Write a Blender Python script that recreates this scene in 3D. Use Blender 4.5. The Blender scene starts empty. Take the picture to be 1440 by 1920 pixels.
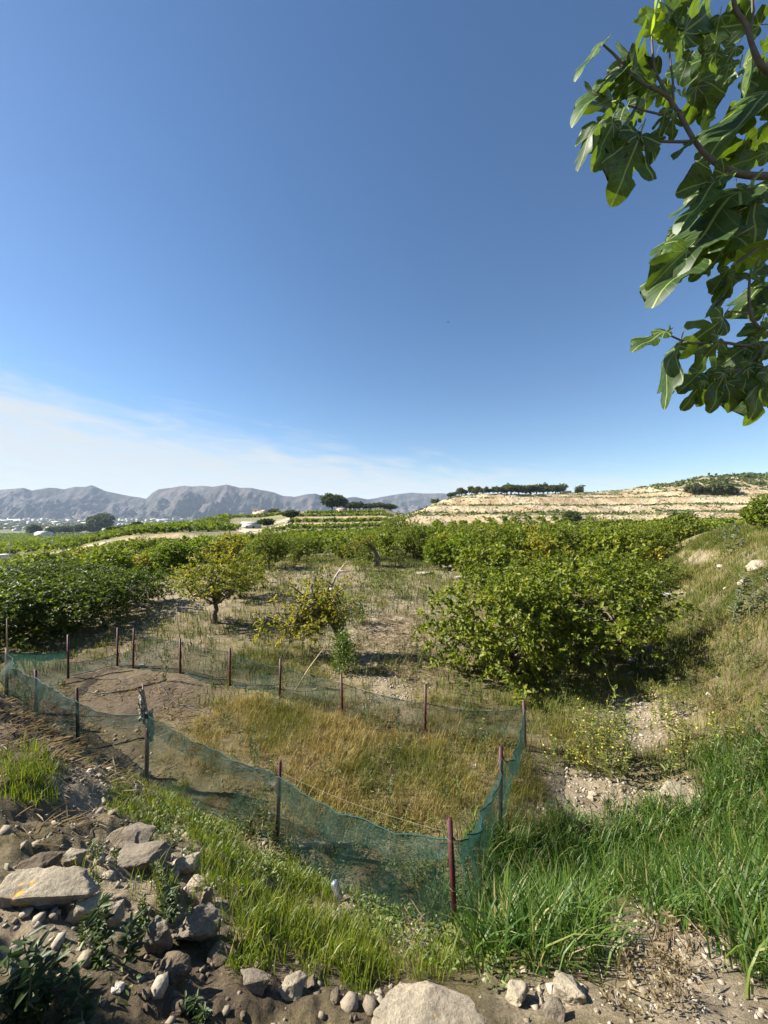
import bpy, bmesh, math, random
import numpy as np
from mathutils import Vector, Matrix, Quaternion
R = math.radians
rng = np.random.default_rng(11)
random.seed(5)
scene = bpy.context.scene
col = scene.collection

# ------------------------------------------------------------------ camera, sky, sun, exposure
CAM_Z = 1.6
cam = bpy.data.cameras.new('camera')
cam_o = bpy.data.objects.new('camera', cam); col.objects.link(cam_o)
cam_o.location = (0, 0, CAM_Z); cam_o.rotation_euler = (R(90), 0, 0)
cam.sensor_fit = 'HORIZONTAL'; cam.sensor_width = 36; cam.lens = 18
cam.clip_start = 0.05; cam.clip_end = 30000
scene.camera = cam_o

SUN_AZ, SUN_EL = R(-82), R(37)         # azimuth from the view direction (+Y), negative = left
sun_dir = Vector((math.sin(SUN_AZ)*math.cos(SUN_EL), math.cos(SUN_AZ)*math.cos(SUN_EL), math.sin(SUN_EL)))
sun = bpy.data.lights.new('sun', 'SUN'); sun.energy = 5.0; sun.angle = R(0.53); sun.color = (1.0, 0.94, 0.84)
sun_o = bpy.data.objects.new('sun', sun); col.objects.link(sun_o)
sun_o.rotation_euler = sun_dir.to_track_quat('Z', 'Y').to_euler(); sun_o.location = (-30, 5, 40)

world = bpy.data.worlds.new('World'); scene.world = world; world.use_nodes = True
wn = world.node_tree.nodes; wl = world.node_tree.links
for n in list(wn): wn.remove(n)
w_out = wn.new('ShaderNodeOutputWorld'); w_bg = wn.new('ShaderNodeBackground')
sky = wn.new('ShaderNodeTexSky'); sky.sky_type = 'NISHITA'; sky.sun_disc = False
sky.sun_elevation = SUN_EL; sky.sun_rotation = SUN_AZ
sky.altitude = 100; sky.air_density = 1.0; sky.dust_density = 0.25; sky.ozone_density = 4.0
w_bg.inputs['Strength'].default_value = 0.0535
wl.new(w_bg.outputs[0], w_out.inputs[0])
# thin cirrus bank low in the sky: a veil over the sky, placed by azimuth and elevation
def wmath(op, a, b=None, clamp=False):
    n = wn.new('ShaderNodeMath'); n.operation = op; n.use_clamp = clamp
    for i, v in enumerate((a, b)):
        if v is None: continue
        if isinstance(v, (int, float)): n.inputs[i].default_value = v
        else: wl.new(v, n.inputs[i])
    return n.outputs[0]
w_tc = wn.new('ShaderNodeTexCoord'); w_sep = wn.new('ShaderNodeSeparateXYZ')
wl.new(w_tc.outputs['Generated'], w_sep.inputs[0])
az = wmath('ARCTAN2', w_sep.outputs[0], w_sep.outputs[1])
el = wmath('ARCSINE', w_sep.outputs[2])
w_comb = wn.new('ShaderNodeCombineXYZ')
wl.new(wmath('MULTIPLY', az, 6.0), w_comb.inputs[0]); wl.new(wmath('MULTIPLY', wmath('ADD', el, wmath('MULTIPLY', az, 0.13)), 34.0), w_comb.inputs[1])
w_n = wn.new('ShaderNodeTexNoise'); w_n.inputs['Scale'].default_value = 1.0; w_n.inputs['Detail'].default_value = 8; w_n.inputs['Roughness'].default_value = 0.58; w_n.inputs['Distortion'].default_value = 0.6
wl.new(w_comb.outputs[0], w_n.inputs['Vector'])
edge = wmath('ADD', wmath('MULTIPLY', az, -0.135), 0.134)          # upper edge of the veil falls to the right
edge = wmath('MINIMUM', edge, 0.26)
edge = wmath('ADD', edge, wmath('MULTIPLY', wmath('SUBTRACT', w_n.outputs[0], 0.5), 0.22))
veil = wn.new('ShaderNodeMapRange'); veil.interpolation_type = 'SMOOTHSTEP'
wl.new(wmath('SUBTRACT', edge, el), veil.inputs[0]); veil.inputs[1].default_value = -0.045; veil.inputs[2].default_value = 0.085
veil.inputs[3].default_value = 0.0; veil.inputs[4].default_value = 0.88
w_mix = wn.new('ShaderNodeMixRGB'); wl.new(wmath('MULTIPLY', veil.outputs[0], wmath('ADD', wmath('MULTIPLY', w_n.outputs[0], 0.7), 0.62), True), w_mix.inputs[0])
w_hs = wn.new('ShaderNodeHueSaturation'); w_hs.inputs['Saturation'].default_value = 1.10; wl.new(sky.outputs[0], w_hs.inputs['Color']); wl.new(w_hs.outputs[0], w_mix.inputs[1])
w_mix.inputs[2].default_value = (5.0, 5.3, 5.5, 1)
wl.new(w_mix.outputs[0], w_bg.inputs['Color'])

vs = scene.view_settings
vs.view_transform = 'Standard'; vs.look = 'None'; vs.exposure = 1.5; vs.gamma = 1.0; vs.use_curve_mapping = False
cy = scene.cycles
cy.use_denoising = True; cy.max_bounces = 8; cy.transparent_max_bounces = 24; cy.volume_bounces = 1
cy.sample_clamp_indirect = 6

# ------------------------------------------------------------------ numeric helpers
def _hash(ix, iy, seed):
    h = (ix.astype(np.int64)*374761393 + iy.astype(np.int64)*668265263 + seed*974634777) & 0xffffffff
    h = ((h ^ (h >> 13))*1274126177) & 0xffffffff
    return ((h ^ (h >> 16)) & 0xffffff)/float(0xffffff)
def vnoise(x, y, seed=0):
    x = np.asarray(x, float); y = np.asarray(y, float)
    ix = np.floor(x); iy = np.floor(y); fx = x-ix; fy = y-iy
    fx = fx*fx*(3-2*fx); fy = fy*fy*(3-2*fy)
    a = _hash(ix, iy, seed); b = _hash(ix+1, iy, seed); c = _hash(ix, iy+1, seed); d = _hash(ix+1, iy+1, seed)
    return (a*(1-fx)+b*fx)*(1-fy) + (c*(1-fx)+d*fx)*fy - 0.5
def fbm(x, y, seed=0, octs=4, gain=0.5):
    t = 0; a = 1.0; f = 1.0
    for i in range(octs):
        t = t + a*vnoise(x*f+i*17.3, y*f-i*9.1, seed+i); a *= gain; f *= 2.03
    return t
def ridged(x, y, seed=0, octs=4):
    t = 0; a = 1.0; f = 1.0
    for i in range(octs):
        t = t + a*(1-np.abs(2*vnoise(x*f+i*7.7, y*f+i*3.3, seed+i))*2)**1.0; a *= .5; f *= 2.1
    return t
def sstep(a, b, x):
    t = np.clip((np.asarray(x, float)-a)/(b-a), 0, 1); return t*t*(3-2*t)

def np_mesh(name, verts, faces, tint=None, smooth=False, uv=None):
    """verts (N,3); faces: list of int arrays (M,k); tint: (N,3) per point colour"""
    me = bpy.data.meshes.new(name)
    verts = np.asarray(verts, np.float32)
    me.vertices.add(len(verts)); me.vertices.foreach_set('co', verts.ravel())
    if not isinstance(faces, (list, tuple)): faces = [faces]
    faces = [np.asarray(f, np.int32) for f in faces if len(f)]
    nl = sum(f.size for f in faces); npoly = sum(len(f) for f in faces)
    me.loops.add(nl); me.polygons.add(npoly)
    li = np.concatenate([f.ravel() for f in faces])
    me.loops.foreach_set('vertex_index', li)
    tot = np.concatenate([np.full(len(f), f.shape[1], np.int32) for f in faces])
    start = np.concatenate([[0], np.cumsum(tot)[:-1]]).astype(np.int32)
    me.polygons.foreach_set('loop_start', start)
    if smooth: me.polygons.foreach_set('use_smooth', np.ones(npoly, bool))
    if tint is not None:
        a = me.attributes.new('tint', 'FLOAT_COLOR', 'POINT')
        c = np.ones((len(verts), 4), np.float32); c[:, :3] = tint
        a.data.foreach_set('color', c.ravel())
    if uv is not None:
        l = me.uv_layers.new(name='UVMap'); l.data.foreach_set('uv', np.asarray(uv, np.float32)[li].ravel())
    me.update(calc_edges=True); me.validate()
    return me

def obj(name, me, mat, parent=None, loc=None, **props):
    o = bpy.data.objects.new(name, me); col.objects.link(o)
    if mat is not None and not me.materials: me.materials.append(mat)
    if parent is not None: o.parent = parent
    if loc is not None: o.location = loc
    for k, v in props.items(): o[k] = v
    return o
def thing(name, label, cat, loc=(0, 0, 0), rz=0, group=None, scale=None):
    o = bpy.data.objects.new(name, None); col.objects.link(o)
    o.location = loc; o.rotation_euler = (0, 0, rz); o['label'] = label; o['category'] = cat
    o.empty_display_size = 0.2
    if scale is not None: o.scale = scale
    if group: o['group'] = group
    return o
def copy_thing(o, loc, rz, scale=None, label=None, group=None):
    c = o.copy(); col.objects.link(c); c.location = loc; c.rotation_euler = (0, 0, rz)
    if scale is not None: c.scale = scale
    if label: c['label'] = label
    if group: c['group'] = group
    for ch in list(o.children):
        d = ch.copy(); col.objects.link(d); d.parent = c
        for g in ch.children:
            e = g.copy(); col.objects.link(e); e.parent = d
    return c

class MB:
    """collects geometry for one mesh"""
    def __init__(s): s.v = []; s.f = {}; s.n = 0; s.t = []
    def add(s, verts, faces, tint=None):
        verts = np.asarray(verts, float)
        s.v.append(verts)
        for f in faces if isinstance(faces, (list, tuple)) else [faces]:
            f = np.asarray(f, np.int64)
            if f.size: s.f.setdefault(f.shape[1], []).append(f+s.n)
        s.t.append(np.broadcast_to(np.asarray(tint if tint is not None else (1, 1, 1), float), (len(verts), 3)))
        s.n += len(verts)
    def box(s, c, d, rot=None, tint=None):
        c = np.array(c, float); d = np.array(d, float)/2
        v = np.array([[-1,-1,-1],[1,-1,-1],[1,1,-1],[-1,1,-1],[-1,-1,1],[1,-1,1],[1,1,1],[-1,1,1]], float)*d
        if rot is not None: v = v @ np.array(rot.to_matrix() if hasattr(rot, 'to_matrix') else rot).T
        s.add(v+c, np.array([[0,3,2,1],[4,5,6,7],[0,1,5,4],[1,2,6,5],[2,3,7,6],[3,0,4,7]]), tint)
    def tube(s, path, rad, k=6, tint=None, cap=True):
        path = np.asarray(path, float); n = len(path)
        rad = np.broadcast_to(np.asarray(rad, float), (n,))
        tan = np.gradient(path, axis=0); tan /= np.linalg.norm(tan, axis=1)[:, None]+1e-9
        ref = np.array([0.31, 0.87, 0.2]) if abs(tan[0][2]) > .6 else np.array([0, 0, 1.0])
        a = np.cross(tan, ref); a /= np.linalg.norm(a, axis=1)[:, None]+1e-9
        b = np.cross(tan, a)
        th = np.arange(k)/k*2*np.pi
        v = path[:, None]+rad[:, None, None]*(np.cos(th)[None, :, None]*a[:, None]+np.sin(th)[None, :, None]*b[:, None])
        i = np.arange(n-1)[:, None]*k; j = np.arange(k)[None]; j2 = (j+1) % k
        q = np.stack([i+j, i+j2, i+k+j2, i+k+j], -1).reshape(-1, 4)
        fs = [q]
        if cap: fs += [np.arange(k)[None, ::-1], (np.arange(k)+(n-1)*k)[None]]
        s.add(v.reshape(-1, 3), fs, tint)
    def mesh(s, name, smooth=False):
        return np_mesh(name, np.concatenate(s.v), [np.concatenate(x) for x in s.f.values()], np.concatenate(s.t), smooth)
    def build(s, name, mat, parent=None, smooth=False, **props):
        return obj(name, s.mesh(name, smooth), mat, parent, **props)

# ------------------------------------------------------------------ materials
def new_mat(name):
    m = bpy.data.materials.new(name); m.use_nodes = True
    nt = m.node_tree; nt.nodes.clear()
    out = nt.nodes.new('ShaderNodeOutputMaterial')
    return m, nt, out
def mnode(nt, typ, **kw):
    n = nt.nodes.new(typ)
    for k, v in kw.items():
        if k.startswith('in_'): n.inputs[k[3:].replace('_', ' ')].default_value = v
        else: setattr(n, k, v)
    return n
def noise_col(nt, base_socket, amt=0.35, scale=6.0, detail=6, coord='Object'):
    """base colour multiplied by a light/dark noise"""
    tc = mnode(nt, 'ShaderNodeTexCoord'); n = mnode(nt, 'ShaderNodeTexNoise'); n.inputs['Scale'].default_value = scale; n.inputs['Detail'].default_value = detail
    nt.links.new(tc.outputs[coord], n.inputs['Vector'])
    mr = mnode(nt, 'ShaderNodeMapRange'); mr.inputs[1].default_value = .25; mr.inputs[2].default_value = .75; mr.inputs[3].default_value = 1-amt; mr.inputs[4].default_value = 1+amt
    nt.links.new(n.outputs[0], mr.inputs[0])
    mul = mnode(nt, 'ShaderNodeMixRGB', blend_type='MULTIPLY'); mul.inputs[0].default_value = 1
    nt.links.new(base_socket, mul.inputs[1]); nt.links.new(mr.outputs[0], mul.inputs[2])
    return mul.outputs[0], n.outputs[0], tc
def plain(name, colr, rough=0.8, amt=0.25, scale=8, bump=0.0, bscale=None, metallic=0, tint=False, spec=0.3):
    m, nt, out = new_mat(name)
    p = mnode(nt, 'ShaderNodeBsdfPrincipled'); p.inputs['Roughness'].default_value = rough; p.inputs['Metallic'].default_value = metallic
    p.inputs['Specular IOR Level'].default_value = spec
    rgb = mnode(nt, 'ShaderNodeRGB'); rgb.outputs[0].default_value = (*colr, 1)
    src = rgb.outputs[0]
    if tint:
        at = mnode(nt, 'ShaderNodeAttribute', attribute_name='tint')
        mu = mnode(nt, 'ShaderNodeMixRGB', blend_type='MULTIPLY'); mu.inputs[0].default_value = 1
        nt.links.new(src, mu.inputs[1]); nt.links.new(at.outputs['Color'], mu.inputs[2]); src = mu.outputs[0]
    c, n, tc = noise_col(nt, src, amt, scale)
    nt.links.new(c, p.inputs['Base Color'])
    if bump:
        b = mnode(nt, 'ShaderNodeBump'); b.inputs['Strength'].default_value = 1; b.inputs['Distance'].default_value = bump
        n2 = mnode(nt, 'ShaderNodeTexNoise'); n2.inputs['Scale'].default_value = bscale or scale*3; n2.inputs['Detail'].default_value = 8; n2.inputs['Roughness'].default_value = .65
        nt.links.new(tc.outputs['Object'], n2.inputs['Vector'])
        nt.links.new(n2.outputs[0], b.inputs['Height']); nt.links.new(b.outputs[0], p.inputs['Normal'])
    nt.links.new(p.outputs[0], out.inputs[0])
    return m
def leafy(name, rough=0.45, trans=0.35, tmul=(1.5, 1.6, 0.6), spec=0.5, amt=1.0):
    """foliage: point attribute 'tint' is the leaf colour, with light passing through"""
    m, nt, out = new_mat(name)
    at = mnode(nt, 'ShaderNodeAttribute', attribute_name='tint')
    sc_ = mnode(nt, 'ShaderNodeMixRGB', blend_type='MULTIPLY'); sc_.inputs[0].default_value = 1; sc_.inputs[2].default_value = (amt, amt, amt, 1); nt.links.new(at.outputs['Color'], sc_.inputs[1])
    p = mnode(nt, 'ShaderNodeBsdfPrincipled'); p.inputs['Roughness'].default_value = rough; p.inputs['Specular IOR Level'].default_value = spec
    nt.links.new(sc_.outputs[0], p.inputs['Base Color'])
    tr = mnode(nt, 'ShaderNodeBsdfTranslucent')
    mu = mnode(nt, 'ShaderNodeMixRGB', blend_type='MULTIPLY'); mu.inputs[0].default_value = 1; mu.inputs[2].default_value = (*tmul, 1)
    nt.links.new(sc_.outputs[0], mu.inputs[1]); nt.links.new(mu.outputs[0], tr.inputs[0])
    mx = mnode(nt, 'ShaderNodeMixShader'); mx.inputs[0].default_value = trans
    nt.links.new(p.outputs[0], mx.inputs[1]); nt.links.new(tr.outputs[0], mx.inputs[2]); nt.links.new(mx.outputs[0], out.inputs[0])
    return m

M = {}
M['citrus'] = leafy('citrus_leaf', 0.5, 0.38, spec=.3)
M['far_leaf'] = leafy('far_foliage', 0.65, 0.30, spec=.15)
M['grass'] = leafy('grass_blade', 0.45, 0.36, (1.4, 1.5, .6), spec=.3, amt=.86)
M['dry'] = leafy('dry_grass', 0.7, 0.30, (1.2, 1.1, .8), spec=.2, amt=.84)
M['weed'] = leafy('weed_leaf', 0.5, 0.28, spec=.35)
M['bark'] = plain('bark', (0.13, 0.10, 0.075), .9, .4, 14, .02, 30)
M['bark_pale'] = plain('bark_pale', (0.42, 0.36, 0.30), .85, .3, 14, .015, 30)
M['bark_fig'] = plain('bark_fig', (0.11, 0.095, 0.08), .8, .3, 30, .002, 90)
M['stem'] = plain('stem', (0.11, 0.115, 0.05), .7, .3, 20)
M['stem_dry'] = plain('stem_dry', (0.20, 0.14, 0.08), .8, .3, 20)
M['white_wall'] = plain('white_wall', (0.60, 0.58, 0.55), .8, .08, .7)
M['cream_wall'] = plain('cream_wall', (0.54, 0.45, 0.33), .8, .08, .7)
M['roof_tile'] = plain('roof_tile', (0.38, 0.25, 0.17), .85, .25, 1.2)
M['roof_grey'] = plain('roof_grey', (0.40, 0.37, 0.34), .85, .25, 1.2)
M['dark_open'] = plain('dark_opening', (0.03, 0.028, 0.03), .6, .1, 1)
M['concrete'] = plain('concrete', (0.42, 0.40, 0.37), .9, .15, 2)
M['path'] = plain('dirt_track', (0.40, 0.335, 0.24), .95, .2, .8)
M['cane'] = plain('cane', (0.40, 0.30, 0.17), .7, .25, 25)
M['hose'] = plain('hose', (0.02, 0.02, 0.022), .5, .1, 10)
M['cord'] = plain('cord', (0.15, 0.14, 0.10), .8, .1, 10)
M['teal_rope'] = plain('net_edge', (0.008, 0.05, 0.045), .7, .3, 20)
M['bird'] = plain('bird', (0.02, 0.02, 0.022), .7, .1, 10)

# ------------------------------------------------------------------ terrain height (world x, y -> z)
_F = np.array([(-60, 34), (-30, 19), (-12, 10.4), (-7.3, 7.75), (-5.7, 6.65), (-4.5, 5.95), (-2.9, 5.05), (-1.13, 3.85), (.56, 3.45), (1.6, 3.5), (3.0, 3.95), (4.6, 4.4), (8, 4.9), (30, 6.5), (60, 8)])
_fx = np.linspace(-60, 60, 2401); _fy = np.interp(_fx, _F[:, 0], _F[:, 1])
_k = np.exp(-np.linspace(-2, 2, 41)**2); _k /= _k.sum(); _fy = np.convolve(np.pad(_fy, 20, mode='edge'), _k, 'valid')
COLS = {
 -900: [(22,-3),(30,-3.4),(60,-7),(100,-12),(200,-21),(400,-33),(800,-45),(1200,-51),(2000,-58),(3000,-60)],
 0:    [(16,-2.5),(22,-3.2),(30,-4.2),(45,-6.2),(60,-8.0),(100,-11.4),(150,-14),(200,-18),(280,-24),(400,-31),(600,-38),(800,-43),(1200,-50),(2000,-58),(3000,-60)],
 150:  [(16,-2.5),(22,-2.9),(30,-3.7),(45,-5.3),(60,-6.8),(100,-9.9),(115,-9.8),(150,-11.5),(200,-14),(280,-19),(400,-29),(600,-38),(800,-43),(1200,-50),(2000,-58),(3000,-60)],
 250:  [(22,-2.6),(30,-3.1),(45,-4.4),(60,-5.6),(90,-7.4),(108,-7.8),(113,-5.2),(150,-6.2),(200,-7.6),(270,-9.5),(300,-13),(400,-27),(600,-38),(800,-43),(1200,-50),(2000,-58),(3000,-60)],
 340:  [(22,-2.6),(30,-3.0),(45,-4.2),(60,-5.3),(90,-6.9),(108,-7.2),(113,-4.4),(150,-5.0),(200,-6.0),(260,-7.6),(300,-10),(400,-26),(600,-38),(800,-43),(1200,-50),(2000,-58),(3000,-60)],
 430:  [(22,-2.5),(30,-2.8),(60,-4.9),(90,-6.6),(110,-6.9),(114,-5.9),(140,-5.8),(200,-6.3),(215,-6.0),(232,-3.6),(260,-2.2),(295,-1.4),(320,-2.5),(400,-20),(600,-38),(800,-43),(1200,-50),(2000,-58),(3000,-60)],
 490:  [(22,-2.5),(30,-2.8),(60,-4.8),(90,-6.4),(112,-6.7),(140,-6.2),(200,-6.3),(213,-6.0),(228,-3.6),(260,-1.7),(290,.1),(312,.2),(400,-14),(600,-36),(800,-43),(1200,-50),(2000,-58),(3000,-60)],
 545:  [(22,-2.5),(30,-2.7),(60,-4.6),(90,-6.1),(112,-6.2),(130,-5.2),(148,-4.3),(151,-2.8),(198,-2.5),(201,-1.0),(238,-.7),(241,.3),(280,1.4),(310,1.6),(400,-6),(600,-30),(800,-42),(1200,-50),(2000,-58),(3000,-60)],
 640:  [(22,-2.5),(30,-2.6),(60,-4.2),(90,-5.6),(112,-5.8),(130,-4.9),(148,-4.0),(151,-2.6),(198,-2.3),(201,-.7),(238,-.3),(241,.8),(280,2.0),(310,2.6),(400,0),(600,-24),(800,-42),(1200,-50),(2000,-58),(3000,-60)],
 720:  [(22,-2.5),(30,-2.5),(60,-3.8),(90,-4.9),(112,-5.0),(130,-4.2),(148,-3.5),(151,-2.2),(198,-2.0),(201,-.4),(238,0),(241,1.2),(280,2.8),(310,4.6),(400,4),(600,-10),(800,-42),(1200,-50),(2000,-58),(3000,-60)],
 760:  [(22,-2.5),(40,-2.8),(60,-3.7),(90,-4.5),(112,-4.2),(140,-2.6),(310,-1.5),(400,-4),(600,-30),(3000,-60)],
 1900: [(22,-2.5),(40,-2.8),(60,-3.6),(90,-4.2),(112,-3.6),(140,-1.8),(400,-2),(600,-20),(3000,-60)],
}
_cpx = np.array(sorted(COLS)); _cu = (_cpx-720)/720
def far_z(u, d):
    zs = [np.interp(d, [p[0] for p in COLS[c]], [p[1] for p in COLS[c]]) for c in _cpx]
    i = np.clip(np.searchsorted(_cu, u)-1, 0, len(_cu)-2)
    t = np.clip((u-_cu[i])/(_cu[i+1]-_cu[i]), 0, 1)
    zs = np.array(zs); ar = np.arange(u.size)
    zf = zs.reshape(len(_cu), -1); i1 = i.ravel(); t1 = t.ravel()
    return (zf[i1, ar]*(1-t1)+zf[i1+1, ar]*t1).reshape(u.shape)
# the terraced hill: (start d, end d, rise)
TIERS = [(140, 151, 2.9), (151, 176, .6), (177, 188, 3.4), (188, 214, .5), (215, 227, 4.6), (227, 244, .4), (245, 252, 2.5)]
def hill_z(x, d):
    u = x/np.maximum(d, 1)
    dd = d + 5*fbm(x/38, d/60, 41, 3) + 2.2*fbm(x/9, d/14, 43, 3)          # risers wander
    dd = dd + 7*np.sin(x/31.0)*sstep(.1, .6, u)
    z = np.zeros_like(d)
    for k, (a, b, h) in enumerate(TIERS):
        ex = .045 + .022*k                                              # each tier starts a little further right
        m = sstep(ex-.02, ex+.055, u + .02*fbm(x/6, d/6, 47+k, 2))
        z = z + h*np.clip((dd-a)/(b-a), 0, 1)*m
    up = sstep(.42, 1.05, u)*13.5*sstep(252, 330, dd) + sstep(.55, .8, u)*2.0*sstep(225, 255, dd)   # scrub hill behind on the right
    up = up + 3.0*sstep(.25, .5, u)*sstep(255, 300, dd)
    rough = sstep(135, 145, d)*sstep(.05, .12, u)
    z = z + up*(1+.25*fbm(x/25, d/25, 53, 3)) + rough*(.5*fbm(x/3.2, d/4.5, 59, 3) + .9*fbm(x/14, d/18, 61, 2))
    z = z - sstep(330, 520, d)*16*sstep(.02, .1, u)
    return z
def near_base(x, d):
    fl = -2.02 - .38*sstep(4, 14, d) - .1*sstep(14, 24, d)
    s1 = (np.interp(x, _fx, _fy)-d)*.86
    s1 = s1 + .22*fbm(x*.9, d*.9, 3, 3)
    r1 = 2.0*(1-np.exp(-(np.maximum(s1, 0)/1.35)**1.35))
    s2 = (x-3.6)*.824-(d-5.5)*.566 + .5*fbm(x*.35, d*.35, 5, 3)
    s2 = np.maximum(s2, 0)
    cap = 3.35
    r2 = .45*s2**1.8; r2 = cap*np.tanh(r2/cap)*(1-.85*sstep(22, 52, d)) + .02*s2*(1-sstep(22, 52, d))
    return fl, r1, r2, s1, s2
def ground_z(x, d, micro=True):
    x = np.asarray(x, float); d = np.asarray(d, float)
    fl, r1, r2, s1, s2 = near_base(x, d)
    zn = fl + (r1**4+r2**4)**.25
    dd = np.maximum(d, 1e-3); u = np.clip(x/dd, -40, 40)
    zf = far_z(u, d) + np.where(d > 120, hill_z(x, np.maximum(d, 120)), 0)
    w = sstep(20, 34, d)
    bankfar = (r2)*sstep(20, 30, d)
    z = zn*(1-w) + (zf+bankfar)*w
    if micro:
        near = 1-sstep(10, 30, np.hypot(x, d))
        bank = sstep(-.2, .5, s1)*sstep(3.2, 1.4, np.abs(d-1.6)+0*x)
        z = z + near*(.10*fbm(x*.8, d*.8, 7, 3)+.035*fbm(x*4.2, d*4.2, 9, 3))
        left = sstep(.5, -.4, x)*sstep(-.1, .4, s1)*(1-sstep(8, 12, np.hypot(x, d)))
        z = z + left*(.035*(ridged(x*2.1, d*2.1, 13, 3)-.9) + .045*fbm(x*6.5, d*6.5, 15, 3) + .018*fbm(x*17, d*17, 16, 2))
        z = z + near*sstep(-.1, .3, s1)*.018*fbm(x*11, d*11, 19, 2)
        z = z + (1-near)*(1-sstep(80, 130, d))*.25*fbm(x*.12, d*.12, 17, 3)
    return z

_dm = np.concatenate([np.geomspace(.35, 120, 4200), np.linspace(120.2, 330, 1600), np.geomspace(331, 4200, 900)])
def hit(px, py, dmin=0.35, dmax=4200):
    """where the ray of a photo pixel first meets the ground"""
    u = (px-720)/720; v = (960-py)/720
    d = _dm[(_dm >= dmin) & (_dm <= dmax)]
    z = CAM_Z+v*d; g = ground_z(u*d, d)
    k = np.nonzero(g >= z)[0]
    # a ray just over a crest stands on the crest
    dd = d[k[0]] if len(k) else d[np.argmax((g-CAM_Z)/d)]
    return np.array([u*dd, dd, float(ground_z(np.array([u*dd]), np.array([dd]))[0])])
def gz(x, d): return float(ground_z(np.array([x]), np.array([d]))[0])
def proj(x, d, z):
    d = np.maximum(d, .05); return 720+720*x/d, 960-720*(z-CAM_Z)/d
def blobs(px, py, lst, power=2.0):
    w = np.zeros_like(px)
    for b in lst:
        cx, cy_, rx, ry = b[:4]; a = b[4] if len(b) > 4 else 1.0
        w = np.maximum(w, a*np.exp(-(((px-cx)/rx)**2+((py-cy_)/ry)**2)**(power/2)*.9))
    return w

PALE = [(230,1640,200,100,.75),(700,1190,120,90),(600,1090,150,45,.7),(740,1130,100,60,.8),(190,1480,110,65,1.1),(1105,1490,120,65,1.1),(1270,1490,60,40,1.2),(1200,1330,100,45),(1250,1790,200,90,1.2),(1330,1880,160,80,1.2),
        (1050,1880,180,60,1.0),(90,1720,170,110,1.15),(720,1300,60,40),(860,1070,60,18,1.2),(1240,1112,50,20,1.1),(1315,1045,40,16,.6),(1210,1380,60,25),(640,1690,90,55,.8),(800,1760,90,40,.9),(560,1590,130,35,.8),
        (360,1060,90,25,.4),(500,1150,60,25,.5),(900,1430,40,25,1.0),(700,1590,70,25,.6),(420,1700,60,60,.7),(330,1130,170,50,.7),(1400,1080,60,60,.6),(1200,1160,60,60,.4),(640,1260,110,40,.6),(360,1200,160,60,.5)]
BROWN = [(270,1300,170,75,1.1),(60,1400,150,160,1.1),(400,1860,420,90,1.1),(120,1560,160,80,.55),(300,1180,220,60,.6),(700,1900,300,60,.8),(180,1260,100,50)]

# ------------------------------------------------------------------ ground sheet
def ground_colour(x, d, z, slope):
    px, py = proj(x, d, z)
    front = d > .3
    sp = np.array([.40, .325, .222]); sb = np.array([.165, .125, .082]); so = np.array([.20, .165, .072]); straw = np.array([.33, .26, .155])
    nz = fbm(x*1.3, d*1.3, 71, 4); nz2 = fbm(x*5, d*5, 73, 3)
    wp = np.clip(blobs(px, py, PALE)*front*1.25 + .55*nz + .3*nz2 - .25, 0, 1)
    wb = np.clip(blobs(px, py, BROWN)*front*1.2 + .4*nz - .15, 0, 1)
    c = so[None]*(1-.35*nz[:, None]) + .0*x[:, None]
    st = np.clip(.5+1.2*nz2, 0, 1)[:, None]
    c = c*(1-.4*st)+straw*.4*st
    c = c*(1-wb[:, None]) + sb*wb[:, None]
    c = c*(1-wp[:, None]) + sp*(1+.25*nz2[:, None])*wp[:, None]
    far = sstep(45, 110, d)[:, None]
    n3 = fbm(x/9, d/9, 75, 4)[:, None]; n4 = fbm(x/2.2, d/4, 77, 3)[:, None]
    u = (x/np.maximum(d, 1))[:, None]
    rock = np.array([.62, .50, .32]); rock2 = np.array([.42, .29, .15]); flat = np.array([.30, .27, .14]); scrub = np.array([.12, .13, .055])
    steep = sstep(.13, .30, slope + .05*n4[:, 0])[:, None]
    hill = sstep(.02, .07, u[:, 0])[:, None]
    ff = flat*(1+.4*n3)
    greenish = np.clip(.5+1.6*n3+.6*n4, 0, 1)
    ff = ff*(1-.55*greenish)+scrub*.55*greenish
    mixr = np.clip(.4+1.2*n3+.7*n4, 0, 1)
    rr = rock*(1-mixr)+rock2*mixr; rr = rr*(1+.22*n4)
    fc = ff*(1-steep)+rr*steep
    upper = (sstep(262, 300, d)*sstep(.6, .9, u[:, 0]))[:, None]
    sc = np.clip(.62+1.3*n3, 0, 1)
    fc = fc*(1-upper*sc)+scrub*upper*sc
    valley = sstep(420, 700, d)[:, None]
    nv = fbm(x/120, d/200, 79, 4)[:, None]
    vc = np.array([.145, .15, .085])*(1+.9*nv)
    fc = fc*(1-valley)+vc*valley
    c = c*(1-far)+fc*far
    return np.clip(c*.78, .01, .8)

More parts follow.
